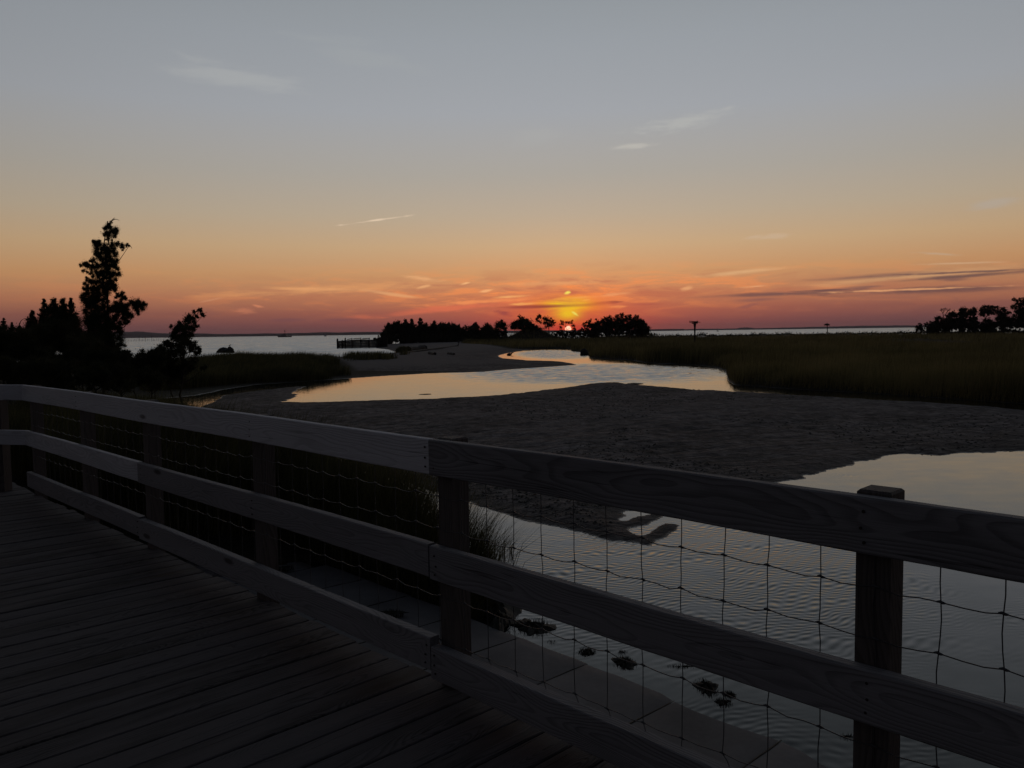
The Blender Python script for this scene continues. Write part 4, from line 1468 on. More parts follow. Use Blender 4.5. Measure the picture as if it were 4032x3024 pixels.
# cedars and bushes left of the tall one, frame (0,1130) x3.456
SPIRES = [((50, 425, 150, 800), 'small slim cedar spire at the left edge of the picture', 24.0), ((160, 490, 150, 800), 'low cedar spire, second from the left edge', 24.5), ((270, 530, 170, 800), 'stubby cedar with one long curved shoot', 24.2),
          ((440, 330, 240, 760), 'wind-bent cedar left of the four-pointed cedar row', 25.0), ((600, 168, 230, 760), 'slim cedar with the leftmost high tip of the row beside the tall cedar', 25.5),
          ((730, 175, 330, 760), 'cedar with the second high tip left of the tall cedar', 25.0), ((858, 170, 330, 760), 'cedar with the third high tip left of the tall cedar', 25.8), ((966, 163, 260, 760), 'cedar with the tip nearest the tall cedar, on its left', 25.2)]
for (u, vt, w, vb), lab, Y in SPIRES:
    cl = cone_clumps(u, vt, w, vb, n=13)
    if u == 270:
        def shoot(root, rb, k):
            q = [pd(a / 3.456, 1130 + b / 3.456, 24.2) - rb for a, b in [(255, 560), (265, 500), (290, 455), (330, 428)]]
            MB().tube([tuple(p) for p in q], [0.02, 0.016, 0.01, 0.004], 5).build('shoot', M['cedar'], root, True)
    else:
        shoot = None
    tree('cedar_tree', lab, 'tree', Y, cl, (u, 1100), 11.0, 1.7, 'cedar', 24, 'cedars left of the tall cedar', (0, 1130), 3.456, 0.6, 0.7, True, 2.2, shoot)


def bush_clumps(u, v, ru, rv, n):
    out = []
    for i in range(n):
        a, b = random.gauss(0, .5), random.gauss(0, .5)
        q = math.hypot(a, b)
        if q > 1:
            a, b = a / q, b / q
        out.append((u + a * ru, v + b * rv, min(ru, rv) * random.uniform(.22, .42)))
    return out


BUSH = [((40, 800, 190, 240), 23.0, 'dense dark bush filling the left edge above the rail'), ((260, 860, 200, 230), 22.5, 'dark bush below the stubby cedar'), ((480, 790, 190, 260), 23.5, 'dark bush below the wind-bent cedar'),
        ((700, 760, 200, 300), 24.0, 'dense bush below the four-pointed cedar row'), ((920, 760, 200, 300), 24.0, 'dense bush left of the tall cedar trunk'), ((1130, 900, 200, 260), 23.0, 'dark bush at the foot of the tall cedar'),
        ((1380, 1010, 210, 240), 21.5, 'dark bush right of the tall cedar foot'), ((1640, 1010, 170, 170), 21.0, 'rounded bush between the tall cedar and the leaning tree'), ((1830, 1060, 150, 150), 20.5, 'low bush just left of the leaning tree'),
        ((120, 1130, 240, 200), 17.5, 'near brushy thicket behind the rail at the left edge'), ((480, 1160, 260, 200), 17.0, 'near brushy thicket behind the rail below the wind-bent cedar'), ((860, 1190, 260, 180), 17.0, 'near brushy thicket behind the rail below the cedar row'),
        ((1250, 1210, 260, 170), 17.5, 'near brushy thicket behind the rail below the tall cedar'), ((1640, 1230, 240, 150), 18.0, 'near brushy thicket behind the rail below the rounded bush'), ((2010, 1240, 240, 130), 19.0, 'near brushy thicket behind the rail below the leaning tree'),
        ((2090, 960, 170, 150), 20.6, 'dark bush wrapped round the foot of the leaning tree'),
        ((640, 1000, 210, 150), 22.0, 'dark bush low in the thicket under the slim cedar'), ((1010, 1020, 200, 150), 22.2, 'dark bush low in the thicket left of the tall cedar foot'),
        ((2360, 1190, 190, 110), 22.0, 'low brush on the bank right of the leaning tree')]
for (u, v, ru, rv), Y, lab in BUSH:
    cl = bush_clumps(u, v, ru, rv, 40)
    # some twiggy tops
    tree('bush', lab, 'bush', Y, cl, (u, 1300), 11.5, 1.7, 'shrub', 16, 'bushes behind the left rail', (0, 1130), 3.456, 0.5, 1.0, True, 2.0)

# ------------------------------------------------------------------ wooded point across the creek, frame (1480,1220) x3.687
YI = 226.0
ROW = [((180, 205, 130), 'leftmost cedar on the sandy point, standing a little apart'), ((430, 150, 140), 'second tall cedar from the left on the point'), ((520, 145, 110), 'third tall cedar from the left on the point'),
       ((645, 140, 140), 'tallest cedar in the left row on the point'), ((735, 195, 70), 'slim cedar just right of the tallest one on the point'), ((850, 180, 130), 'double-tipped cedar in the middle of the row on the point'),
       ((935, 205, 80), 'small cedar right of the double-tipped one on the point'), ((1060, 200, 130), 'broad cedar right of the middle of the row on the point'), ((1165, 235, 60), 'thin low cedar near the right end of the row'),
       ((1210, 225, 70), 'pointed low cedar near the right end of the row'), ((1270, 255, 60), 'last low cedar at the right end of the row'), ((1440, 188, 160), 'lone spiky cedar right of the row on the point'),
       ((1625, 218, 200), 'squat spreading cedar right of the lone spiky one')]
for (u, vt, w), lab in ROW:
    tree('cedar_tree', lab, 'tree', YI + random.uniform(-4, 4), cone_clumps(u, vt, w * random.uniform(1.35, 1.75), 470, n=9), (u, 470), 15.0, 2.0, 'far_leaf', 16, 'cedars on the far point', (1480, 1220), 3.687, 0.9, 0.6, False, 1.8)
tree('oak_tree', 'round-crowned tree with sky showing below its crown, right of the squat cedar', 'tree', YI, [(1760, 210, 40), (1830, 190, 42), (1800, 225, 50), (1870, 225, 40), (1750, 250, 34), (1830, 255, 40), (1880, 270, 28), (1870, 330, 40), (1840, 350, 50)],
     (1790, 470), 12.0, 1.5, 'far_leaf', 14, None, (1480, 1220), 3.687, 0.3, 0.7, True, 1.6)
LOW = [((300, 270, 80, 90), 'rounded dark tree between the first two cedars on the point'), ((430, 320, 150, 120), 'thicket under the second cedar on the point'), ((640, 315, 160, 125), 'thicket under the tallest cedar on the point'), ((860, 325, 160, 115), 'thicket under the double-tipped cedar'),
       ((1080, 325, 160, 110), 'thicket under the broad cedar'), ((1290, 345, 150, 95), 'thicket under the last low cedars'), ((1480, 365, 140, 90), 'thicket at the foot of the lone spiky cedar'), ((1690, 370, 150, 85), 'thicket between the squat cedar and the round-crowned tree'),
       ((150, 390, 120, 45), 'low scrub at the seaward tip of the point')]
for (u, v, ru, rv), lab in LOW:
    tree('thicket', lab, 'thicket', YI - 3, bush_clumps(u, v, ru, rv, 40), (u, 480), 12.0, 2.4, 'far_leaf', 10, 'thickets on the far point', (1480, 1220), 3.687, 0.5, 0.9, False, 1.7)

for i, u in enumerate(range(60, 1900, 150)):
    names = ['first', 'second', 'third', 'fourth', 'fifth', 'sixth', 'seventh', 'eighth', 'ninth', 'tenth', 'eleventh', 'twelfth', 'last']
    tree('scrub', 'low dark scrub at the foot of the wooded point, %s patch from its seaward end' % names[i], 'scrub', YI - 8, bush_clumps(u, 425, 105, 46, 26), (u, 480), 13.0, 2.2, 'far_leaf', 8, 'scrub at the foot of the far point', (1480, 1220), 3.687, 0.4, 0.9, False, 1.7)

# dune and trees round the sun, frame (1900,1050) x2.212
fr = dict(off=(1900, 1050), sc=2.212)


def isl(name, lab, cl, bx, leaf=7.0, dens=1.6, grp='trees on the dune round the sun', limbs=True, Y=YI, cat='tree', **kw):
    tree(name, lab, cat, Y, cl, (bx, 610), leaf, dens, 'far_leaf', 7, grp, (1900, 1050), 2.212, 0.45, 0.7, limbs, 1.6, **kw)


isl('thicket', 'thicket covering the left dune', bush_clumps(370, 555, 130, 50, 40) + [(300, 500, 30), (340, 490, 34), (390, 500, 36), (260, 520, 26), (430, 520, 30), (460, 545, 30), (520, 560, 30), (570, 575, 22)], 370, 8, 2.4, 'thickets on the far point', False, 224, 'thicket')
isl('oak_tree', 'gnarled tree with a forked top standing on the left dune', [(322, 436, 13), (345, 440, 10), (330, 455, 13), (352, 462, 18), (375, 470, 22), (400, 488, 24), (340, 490, 30), (305, 490, 26), (280, 505, 24), (370, 500, 32), (420, 505, 22), (300, 520, 30)], 350)
isl('oak_tree', 'bent tree with an open crown on the right slope of the left dune', [(492, 428, 15), (505, 440, 12), (480, 450, 14), (478, 470, 16), (500, 480, 14), (540, 455, 18), (565, 465, 22), (595, 478, 24), (620, 492, 18), (575, 500, 22), (545, 490, 18), (600, 515, 15), (560, 525, 13)], 590)
isl('oak_tree', 'ragged tree with the setting sun glowing through it', [(682, 474, 9), (700, 482, 11), (686, 500, 13), (780, 470, 9), (774, 490, 12), (732, 486, 12), (752, 488, 12), (702, 500, 12), (792, 512, 16), (680, 530, 16), (685, 555, 14), (800, 540, 18), (795, 565, 20), (690, 580, 20), (780, 588, 20), (810, 590, 16), (735, 596, 14), (710, 592, 14), (760, 594, 14), (672, 595, 14)],
    728, 5.0, 1.2)
isl('thicket', 'low scrub right of the sun', [(840, 560, 14), (860, 548, 15), (880, 556, 14), (850, 580, 18), (880, 585, 18), (830, 590, 15), (895, 570, 12)], 860, 6, 1.6, 'thickets on the far point', False, YI, 'thicket')
isl('oak_tree', 'upright tree right of the low scrub by the sun', [(938, 470, 13), (925, 485, 15), (900, 488, 12), (880, 498, 12), (895, 515, 16), (925, 510, 15), (945, 500, 10), (905, 540, 16), (925, 560, 16), (900, 575, 22)], 915)
isl('oak_tree', 'feathery tree at the left end of the big grove', [(990, 462, 9), (1000, 475, 10), (985, 490, 10), (1005, 505, 13), (1025, 490, 13), (1030, 515, 16), (1010, 535, 14)], 1010)
isl('oak_tree', 'tree with three points in the left part of the big grove', [(1050, 470, 18), (1075, 455, 18), (1100, 440, 12), (1112, 430, 8), (1118, 450, 18), (1090, 470, 25), (1060, 495, 25), (1110, 490, 26), (1080, 510, 25)], 1085)
isl('oak_tree', 'tall tree with the highest top of the big grove', [(1150, 455, 14), (1165, 440, 14), (1180, 430, 12), (1205, 420, 13), (1222, 412, 9), (1215, 440, 22), (1185, 455, 24), (1160, 480, 24), (1210, 475, 26), (1180, 500, 22)], 1190)
isl('oak_tree', 'tree right of the highest top in the big grove', [(1250, 435, 14), (1275, 430, 13), (1290, 422, 8), (1285, 450, 22), (1255, 455, 20), (1300, 470, 22), (1260, 480, 22), (1285, 500, 16)], 1270)
isl('oak_tree', 'round-topped tree in the right part of the big grove', [(1320, 450, 13), (1340, 430, 13), (1350, 445, 18), (1330, 470, 22), (1360, 470, 22), (1345, 495, 20)], 1335)
isl('oak_tree', 'outermost tree sloping down the right end of the big grove', [(1380, 470, 14), (1400, 475, 14), (1395, 500, 20), (1410, 520, 15), (1380, 520, 20), (1425, 545, 18), (1440, 560, 10), (1415, 565, 20)], 1395)
for i, (u, w_, v_, lab) in enumerate([(980, 65, 552, 'dark undergrowth at the left end of the big grove'), (1080, 90, 530, 'dark undergrowth below the three-pointed tree'), (1190, 95, 522, 'dark undergrowth below the highest top of the big grove'), (1300, 90, 525, 'dark undergrowth in the right part of the big grove'), (1395, 62, 548, 'dark undergrowth at the right end of the big grove')]):
    isl('thicket', lab, bush_clumps(u, v_, w_, 56, 40) + bush_clumps(u, 585, w_, 24, 20), u, 6, 2.4, 'thickets on the far point', False, YI + 3, 'thicket')
isl('thicket', 'low scrub trailing off right of the big grove', [(1470, 588, 12), (1500, 590, 10), (1450, 585, 14), (1520, 594, 8)], 1470, 5, 2.0, 'thickets on the far point', False, YI + 6, 'thicket')
for u, w_, lab in [(700, 50, 'low dark scrub directly under the setting sun'), (790, 50, 'low dark scrub just right under the setting sun'), (880, 60, 'low dark scrub under the upright tree right of the sun'), (965, 50, 'low dark scrub left under the big grove'), (640, 40, 'low dark scrub at the right foot of the left dune')]:
    isl('scrub', lab, bush_clumps(u, 585, w_, 20, 22) + bush_clumps(u, 612, w_, 14, 22), u, 6, 2.4, 'scrub at the foot of the far point', False, YI - 4, 'scrub')
# low saltbush along the far rim of the marsh, one mass
def saltbush_rim():
    cent, rad, cnt = [], [], []
    for u in np.arange(2600, 4100, 7.0):
        Y = 247 + 4 * math.sin(u * .01)
        hump = 4.0 * math.sin(u * .021) + 3.0 * math.sin(u * .057 + 1) + 2.0 * math.sin(u * .13)
        for c_, a_, w_ in ((2760, 9, 10), (2945, 6, 45), (2690, 3, 40), (3560, 6, 60)):
            hump += a_ * math.exp(-((u - c_) / w_) ** 2)
        p = pd(u, 1325 - (u - 2660) * 0.0134 - max(0, hump) * .45, Y - 4)
        r_ = (6.5 + max(0, hump) * .4) * Y / F
        cent.append(p)
        rad.append(np.array([r_ * 1.3, r_, r_]))
        cnt.append(60)
    V, Fq = leaf_cloud(cent, rad, cnt, .35, 1.6, .5)
    o = link('saltbush', mesh_np('saltbush', V, Fq), M['far_leaf'])
    tag(o, kind='stuff')


saltbush_rim()

# right-hand trees, frame (3560,1140) x4.686
YR = 205.0


def rgt(name, lab, cl, bx, leaf=15.0, dens=1.7, limbs=True, cat='tree', grp='trees at the right edge'):
    tree(name, lab, cat, YR, cl, (bx, 830), leaf, dens, 'far_leaf', 18, grp, (3560, 1140), 4.686, 0.3, 0.7, limbs, 1.6)


rgt('small_tree', 'small round tree with sprigs on top, leftmost of the right-hand trees', [(270, 630, 10), (300, 635, 14), (320, 655, 20), (290, 665, 14), (250, 720, 45), (320, 715, 45), (285, 700, 40), (240, 750, 30), (340, 750, 30)], 290, 12)
rgt('small_tree', 'thin gappy sapling second from left among the right-hand trees', [(390, 640, 25), (430, 635, 28), (400, 680, 18), (440, 670, 20), (420, 720, 22), (380, 715, 14)], 415, 12, 1.2)
rgt('oak_tree', 'low dome-shaped tree third from left among the right-hand trees', [(500, 640, 45), (560, 640, 55), (610, 590, 40), (600, 540, 36), (640, 520, 34), (680, 540, 34), (590, 690, 60), (680, 620, 40), (500, 700, 60), (720, 570, 26)], 600)
rgt('oak_tree', 'spreading tree beside the bare branches at right', [(860, 440, 36), (900, 430, 36), (940, 450, 36), (830, 490, 40), (800, 500, 34), (890, 490, 50), (960, 490, 40), (850, 550, 46), (770, 550, 34), (930, 560, 50), (750, 590, 26), (900, 610, 40)], 870)
rgt('oak_tree', 'dark domed tree in the middle of the right-hand trees', [(1060, 380, 40), (1100, 365, 38), (1140, 375, 34), (1040, 430, 44), (1110, 420, 60), (1030, 480, 50), (1110, 490, 60), (1150, 450, 40), (1070, 540, 50), (1130, 560, 44), (1020, 560, 30)], 1090)
rgt('oak_tree', 'flat-topped tree right of the dark domed one', [(1220, 380, 40), (1280, 360, 34), (1320, 385, 34), (1240, 420, 46), (1300, 430, 46), (1220, 470, 46), (1290, 480, 40), (1330, 520, 26), (1240, 530, 34), (1200, 560, 26)], 1250)
rgt('oak_tree', 'big umbrella-shaped tree with sky between its trunks at right', [(1430, 370, 40), (1470, 330, 36), (1540, 330, 40), (1610, 320, 34), (1430, 420, 44), (1500, 390, 60), (1580, 390, 60), (1640, 360, 40), (1410, 460, 30), (1470, 450, 40), (1560, 440, 40), (1640, 430, 40), (1690, 330, 34), (1720, 330, 30), (1690, 390, 44)], 1545)
rgt('oak_tree', 'rounded tree left of the tall edge tree', [(1800, 360, 36), (1840, 345, 24), (1770, 410, 50), (1850, 400, 46), (1760, 470, 56), (1850, 470, 60), (1920, 430, 40), (1790, 540, 40), (1880, 540, 60), (1960, 430, 20)], 1830)
rgt('oak_tree', 'tall tree cut off by the right edge of the picture', [(2000, 190, 24), (2040, 185, 26), (2090, 210, 34), (2140, 195, 36), (2200, 200, 40), (2080, 260, 34), (2150, 270, 50), (2220, 260, 50), (1990, 320, 30), (2060, 330, 50), (2140, 350, 70), (2220, 350, 70), (2060, 400, 30), (2100, 430, 60), (2200, 440, 80), (2030, 470, 30), (2110, 520, 70), (2220, 540, 80), (2300, 300, 80), (2320, 440, 90)], 2190)
for u, v_, w_, lab in [(560, 715, 130, 'undergrowth below the low dome-shaped tree at right'), (800, 665, 140, 'undergrowth below the spreading tree at right'), (1050, 640, 150, 'undergrowth below the dark domed tree at right'), (1300, 640, 150, 'undergrowth below the flat-topped tree at right'), (1560, 660, 150, 'undergrowth below the umbrella-shaped tree'),
                       (1820, 620, 160, 'undergrowth below the rounded tree at right'), (2100, 620, 190, 'undergrowth at the right edge of the picture')]:
    rgt('thicket', lab, bush_clumps(u, v_, w_, 105, 40) + bush_clumps(u, 770, w_, 50, 24), u, 12, 2.4, False, 'thicket', 'undergrowth of the right-hand trees')


def bare_tree():
    rb = pd(3560 + 720 / 4.686, 1500, YR)
    gz = float(ground_height(np.array([rb[0]]), np.array([rb[1]]))[0][0])
    rb = np.array([rb[0], YR, gz])
    root = empty('bare_tree', tuple(rb), 'leafless tree with twiggy top among the right-hand trees', 'tree')
    Q = lambda a, b: tuple(pd(3560 + a / 4.686, 1140 + b / 4.686, YR) - rb)
    MB().tube([(0, 0, 0), Q(722, 600), Q(722, 480), Q(715, 430)], [0.2, 0.15, 0.1, 0.07], 6).build('trunk', M['bark'], root, True)
    for pts in ([(720, 450), (690, 400), (670, 390)], [(716, 435), (725, 380), (715, 360)], [(718, 430), (750, 395), (770, 360)], [(740, 480), (790, 430), (795, 390), (780, 365)], [(792, 420), (815, 385), (835, 365)], [(793, 400), (820, 395), (845, 375)], [(690, 402), (680, 380), (690, 362)], [(725, 390), (700, 370), (680, 372)], [(760, 380), (740, 365), (748, 352)]):
        mb = MB().tube([Q(*p) for p in pts], [0.07, 0.05, 0.03] if len(pts) == 3 else [0.08, 0.06, 0.05, 0.03], 5)
        for p in pts[1:]:
            for _ in range(7):
                mb.tube([Q(*p), Q(p[0] + random.uniform(-28, 28), p[1] + random.uniform(-26, 8))], [0.025, 0.012], 4)
        mb.build('branch', M['bark'], root)


bare_tree()


# ------------------------------------------------------------------ nest platforms
def nest_platform_empty():
    Y = 118.0
    o0 = pd(2680 + 200 / 3.568, 1500, Y)
    gz = float(ground_height(np.array([o0[0]]), np.array([Y]))[0][0])
    rb = np.array([o0[0], Y, gz])
    root = empty('nest_platform', tuple(rb), 'empty osprey platform with long cross arms on a flared post in the marsh', 'nest platform')
    Q = lambda a, b, dy=0.0: np.array(pd(2680 + a / 3.568, 1230 + b / 3.568, Y + dy)) - rb
    k = Y / F / 3.568
    top = Q(198, 160)
    MB().tube([(0, 0, -0.3), tuple(Q(199, 330)), tuple(Q(199, 230)), tuple(Q(199, 190))], [9 * k, 10 * k, 12 * k, 14 * k], 8).build('post', M['dark_wood'], root, True)
    MB().tube([tuple(Q(199, 200)), tuple(Q(199, 160))], [14 * k, 20 * k], 8).build('collar', M['dark_wood'], root, True)
    c = Q(198, 148)
    MB().box(c, (72 * k, 60 * k, 22 * k)).build('deck_frame', M['dark_wood'], root)
    for (a, b, w, h) in ((130, 132, 10, 26), (232, 128, 12, 22), (165, 148, 12, 16)):
        MB().box(Q(a, b), (w * k, 10 * k, h * k)).build('upright', M['dark_wood'], root)
    for (p, q, dy) in (((122, 122), (250, 132), -.35), ((128, 144), (200, 140), .35), ((200, 140), (278, 137), 0), ((150, 128), (245, 138), .3)):
        MB().tube([tuple(Q(*p, dy)), tuple(Q(*q, dy))], 3.6 * k, 6).build('cross_arm', M['dark_wood'], root)


def nest_platform_full():
    Y = 235.0
    o0 = pd(2680 + 2058 / 3.568, 1500, Y)
    gz = float(ground_height(np.array([o0[0]]), np.array([Y]))[0][0])
    rb = np.array([o0[0], Y, gz])
    root = empty('nest_platform', tuple(rb), 'osprey nest of heaped sticks on a thin pole at the marsh rim', 'nest platform')
    Q = lambda a, b, dy=0.0: np.array(pd(2680 + a / 3.568, 1230 + b / 3.568, Y + dy)) - rb
    k = Y / F / 3.568
    MB().tube([(0, 0, -0.3), tuple(Q(2058, 180))], 6.0 * k, 7).build('post', M['dark_wood'], root, True)
    MB().box(Q(2055, 182), (60 * k, 60 * k, 6 * k)).build('platform', M['dark_wood'], root)
    mb = MB()
    for i in range(150):
        a = random.uniform(0, 6.28)
        rr = 34 * k * random.uniform(.2, 1)
        z = random.uniform(-10, 12) * (1.15 - rr / (40 * k))
        p = Q(2054, 170) + np.array([rr * math.cos(a), rr * math.sin(a), z * k])
        t = a + 1.57 + random.uniform(-.6, .6)
        d = np.array([math.cos(t), math.sin(t), random.uniform(-.3, .3)]) * 12 * k
        mb.tube([tuple(p - d), tuple(p + d)], 2.4 * k, 4)
    mb.build('nest', M['nest'], root)
    MB().tube([tuple(Q(2058, 160)), tuple(Q(2058, 147))], [5 * k, 3 * k], 6).build('post_top', M['dark_wood'], root)


nest_platform_empty()
nest_platform_full()


# ------------------------------------------------------------------ old timber bulkhead on the beach, frame (1200,1250) x4.424
def bulkhead():
    Y = 178.0
    k = Y / F / 4.424
    Q = lambda a, b, dy=0.0: np.array(pd(1200 + a / 4.424, 1250 + b / 4.424, Y + dy))
    rb = Q(900, 510)
    rb[2] = 0.0
    root = empty('timber_bulkhead', tuple(rb), 'dark ruined timber bulkhead jutting from the point into the bay', 'bulkhead')
    prof = [(560, 412), (640, 404), (740, 396), (830, 390), (930, 384), (1040, 382), (1130, 386), (1230, 388), (1330, 396), (1440, 404)]
    for i in range(len(prof) - 1):
        (a0, b0), (a1, b1) = prof[i], prof[i + 1]
        p0, p1 = Q(a0, b0), Q(a1, b1)
        for lay in range(5):
            f0 = lay / 5
            z0, z1 = p0[2] * (1 - f0), p1[2] * (1 - f0)
            hgt = max(p0[2], p1[2]) / 5 * 0.94
            mb = MB()
            mid = np.array([(p0[0] + p1[0]) / 2, Y + random.uniform(-.1, .1), (z0 + z1) / 2 - hgt / 2]) - rb
            tl = -math.atan2(p1[2] - p0[2], p1[0] - p0[0]) * (1 - f0)
            mb.box(mid, ((p1[0] - p0[0]) * 0.99, 0.35, hgt), tilt=tl)
            mb.build('timber', M['dark_wood'], root)
    # leaning top planks
    for (a0, b0, a1, b1) in ((740, 384, 830, 368), (845, 374, 985, 360), (1000, 372, 1135, 360), (1040, 366, 1130, 362)):
        p0, p1 = Q(a0, b0, -.4) - rb, Q(a1, b1, .2) - rb
        MB().tube([tuple(p0), tuple(p1)], 7 * k, 5).build('plank', M['dark_wood'], root)
    for a, b, w in ((568, 366, 16), (704, 352, 12), (650, 388, 10), (820, 372, 9), (975, 366, 9), (1120, 366, 9), (1290, 340, 14), (1330, 320, 10), (1390, 310, 12), (1420, 330, 14)):
        p = Q(a, b, -.3) - rb
        MB().tube([(p[0], p[1], -0.5), (p[0], p[1], p[2] - .25), tuple(p + np.array([.05, 0, 0]))], [w * k, w * k, w * k * .55], 7).build('piling', M['dark_wood'], root)
    # inner, higher end against the land
    for i in range(6):
        a = 1280 + i * 26
        p0 = Q(a, 345 - i * 3, 1.0 + i * .3)
        MB().box(np.array([p0[0], p0[1], p0[2] / 2]) - rb, (30 * k, 0.5, p0[2])).build('timber', M['dark_wood'], root)


bulkhead()


# driftwood log and grass hump on the beach
def grass_hump(u, v, ru, hgt, lab, cnt):
    c = px(u, v, 0.45)
    rw = ru * c[1] / F
    gz = float(ground_height(np.array([c[0]]), np.array([c[1]]))[0][0])
    root = empty('grass_hump', (float(c[0]), float(c[1]), gz), lab, 'grass tuft', 'grass humps on the beach')
    mb = MB()
    n = 14
    V = []
    rings = 5
    for i in range(rings + 1):
        t = i / rings * math.pi / 2
        for j in range(n):
            a = 2 * math.pi * j / n
            q = 1 + random.uniform(-.12, .12)
            V.append((rw * .9 * math.cos(t) * math.cos(a) * q, rw * .8 * math.cos(t) * math.sin(a) * q, hgt * .65 * math.sin(t) * q - 0.05))
    Fq = [(i * n + j, i * n + (j + 1) % n, (i + 1) * n + (j + 1) % n, (i + 1) * n + j) for i in range(rings) for j in range(n)]
    me = bpy.data.meshes.new('mound')
    me.from_pydata(V, [], Fq)
    link('mound', me, M['reed'], root)
    a = rng.uniform(0, 6.28, cnt)
    rr = np.sqrt(rng.uniform(0, 1, cnt)) * rw
    x, y = rr * np.cos(a), rr * .8 * np.sin(a)
    z = hgt * .6 * np.sqrt(np.clip(1 - (rr / rw) ** 2, 0, 1))
    h = rng.uniform(.2, .45, cnt) * hgt * 1.2
    d = rng.uniform(0, 6.28, cnt)
    pos = np.stack([x, y, z - .05], 1)
    o = blades('grass_blades', pos, h, np.full(cnt, .06), d, rng.uniform(.2, .9, cnt), M['reed'], False, 'stuff')
    o.parent = root
    return root


grass_hump(1588, 1380, 30, 1.0, 'rounded grass hump beside the driftwood on the beach', 700)
grass_hump(1862, 1352, 22, 1.1, 'pale grass hump at the edge of the marsh behind the sand', 600)


def log(u0, v0, u1, v1, rad, lab, name='driftwood_log'):
    p0, p1 = px(u0, v0, .3), px(u1, v1, .3)
    for p in (p0, p1):
        p[2] = float(ground_height(np.array([p[0]]), np.array([p[1]]))[0][0]) + rad * .55
    c = (p0 + p1) / 2
    n = 7
    pts = [tuple(p0 + (p1 - p0) * i / n - c + np.array([0, random.uniform(-.1, .1), random.uniform(-.04, .04)])) for i in range(n + 1)]
    o = MB().tube(pts, [rad * random.uniform(.75, 1.1) for _ in range(n + 1)], 7).build(name, M['dark_wood'], None, True, tuple(c))
    tag(o, lab, 'driftwood', 'driftwood on the beach')
    return o


log(1607, 1382, 1672, 1378, .55, 'thick dark driftwood log lying right of the grass hump')
log(1600, 1389, 1800, 1366, .13, 'long thin driftwood pole crossing the sandy point')
log(1690, 1396, 1712, 1398, .22, 'short dark driftwood piece in the middle of the sand')
log(1765, 1394, 1788, 1396, .16, 'stick of driftwood right of the short dark piece')


# ------------------------------------------------------------------ birds, rocks, stumps
def bird(loc, s, lab, grp=None, rot=0.0):
    root = empty('bird', loc, lab, 'bird', grp)
    root.rotation_euler = (0, 0, rot)
    MB().tube([(-.5 * s, 0, .52 * s), (-.3 * s, 0, .55 * s), (0, 0, .62 * s), (.25 * s, 0, .78 * s), (.32 * s, 0, .95 * s), (.38 * s, 0, 1.02 * s), (.48 * s, 0, 1.0 * s), (.62 * s, 0, .97 * s)],
              [.03 * s, .12 * s, .2 * s, .14 * s, .08 * s, .1 * s, .06 * s, .015 * s], 8).build('body', M['bird'], root, True)
    for q in (-.07, .07):
        MB().tube([(0, q * s, .5 * s), (.02 * s, q * s, .25 * s), (0, q * s, 0), (.08 * s, q * s, 0)], .022 * s, 5).build('leg', M['bird'], root)


def rock(c, r, lab, name='rock', grp='rocks in the bay'):
    n = 12
    V, Fq = [], []
    rings = 6
    p1, p2 = random.uniform(0, 6), random.uniform(0, 6)
    for i in range(rings + 1):
        t = -0.5 + (i / rings) * (math.pi / 2 + .5)
        for j in range(n):
            a = 2 * math.pi * j / n
            q = 1 + .18 * math.sin(a * 3 + p1 + i) + .12 * math.sin(a * 5 + p2 - i * 2)
            V.append((r[0] * math.cos(t) * math.cos(a) * q, r[1] * math.cos(t) * math.sin(a) * q, r[2] * math.sin(t) * (1 + .12 * math.sin(a * 2 + p2))))
    Fq = [(i * n + j, i * n + (j + 1) % n, (i + 1) * n + (j + 1) % n, (i + 1) * n + j) for i in range(rings) for j in range(n)]
    Fq.append(tuple(rings * n + j for j in range(n)))
    me = bpy.data.meshes.new(name)
    me.from_pydata(V, [], Fq)
    me.update()
    o = link(name, me, M['rock'], None, tuple(c))
    tag(o, lab, 'rock', grp)
    return o


c1, c2 = px(880, 1388), px(900, 1388)
rock((c1[0], c1[1], 0), (1.15, .9, .85), 'wide dark rock in the bay left of the one with a bird')
rock((c2[0] + .25, c2[1], 0), (.72, .7, 1.0), 'pointed dark rock in the bay with a bird on top')
bird((c2[0] + .25, c2[1], .98), .45, 'small bird perched on the pointed rock in the bay', None, 0.2)
# stump in the creek near the marsh corner
c = px(2300, 1398)
rock((c[0], c[1], 0), (.55, .5, .75), 'dark clod of turf standing in the creek by the marsh corner', 'turf_clod', None)
o = bpy.data.objects['turf_clod']
o['category'] = 'clod'
# birds on the sand
for (u, v, s, lab) in ((1806, 1358, .55, 'taller bird standing on the sand by the pale grass hump'), (1804, 1366, .4, 'smaller bird just below the taller one on the sand')):
    q = px(u, v, .5)
    z = float(ground_height(np.array([q[0]]), np.array([q[1]]))[0][0])
    bird((q[0], q[1], z), s * 1.6, lab, 'birds on the sand', 1.2)
for (u, v, lab) in ((2006, 1399, 'dark duck resting on the still water by the sand tip'),):
    q = px(u, v)
    o = MB().tube([(-.35, 0, .05), (-.2, 0, .12), (.1, 0, .14), (.28, 0, .2), (.32, 0, .34), (.45, 0, .34), (.55, 0, .32)], [.03, .14, .17, .09, .08, .06, .02], 8).build('duck', M['bird'], None, True, (q[0], q[1], 0.0))
    tag(o, lab, 'duck')
for (u, v, r_, lab) in ((2636, 1434, .5, 'flat dark turf clod at the edge of the rippled creek water'), (2500, 1512, .35, 'low mud hump in the calm water off the bar'), (1676, 1553, .22, 'small mud speck showing in the still creek at left')):
    q = px(u, v)
    o = rock((q[0], q[1], -.02), (r_ * 1.6, r_, r_ * .22), lab, 'mud_hump', 'mud humps in the creek')
    o['category'] = 'mud hump'

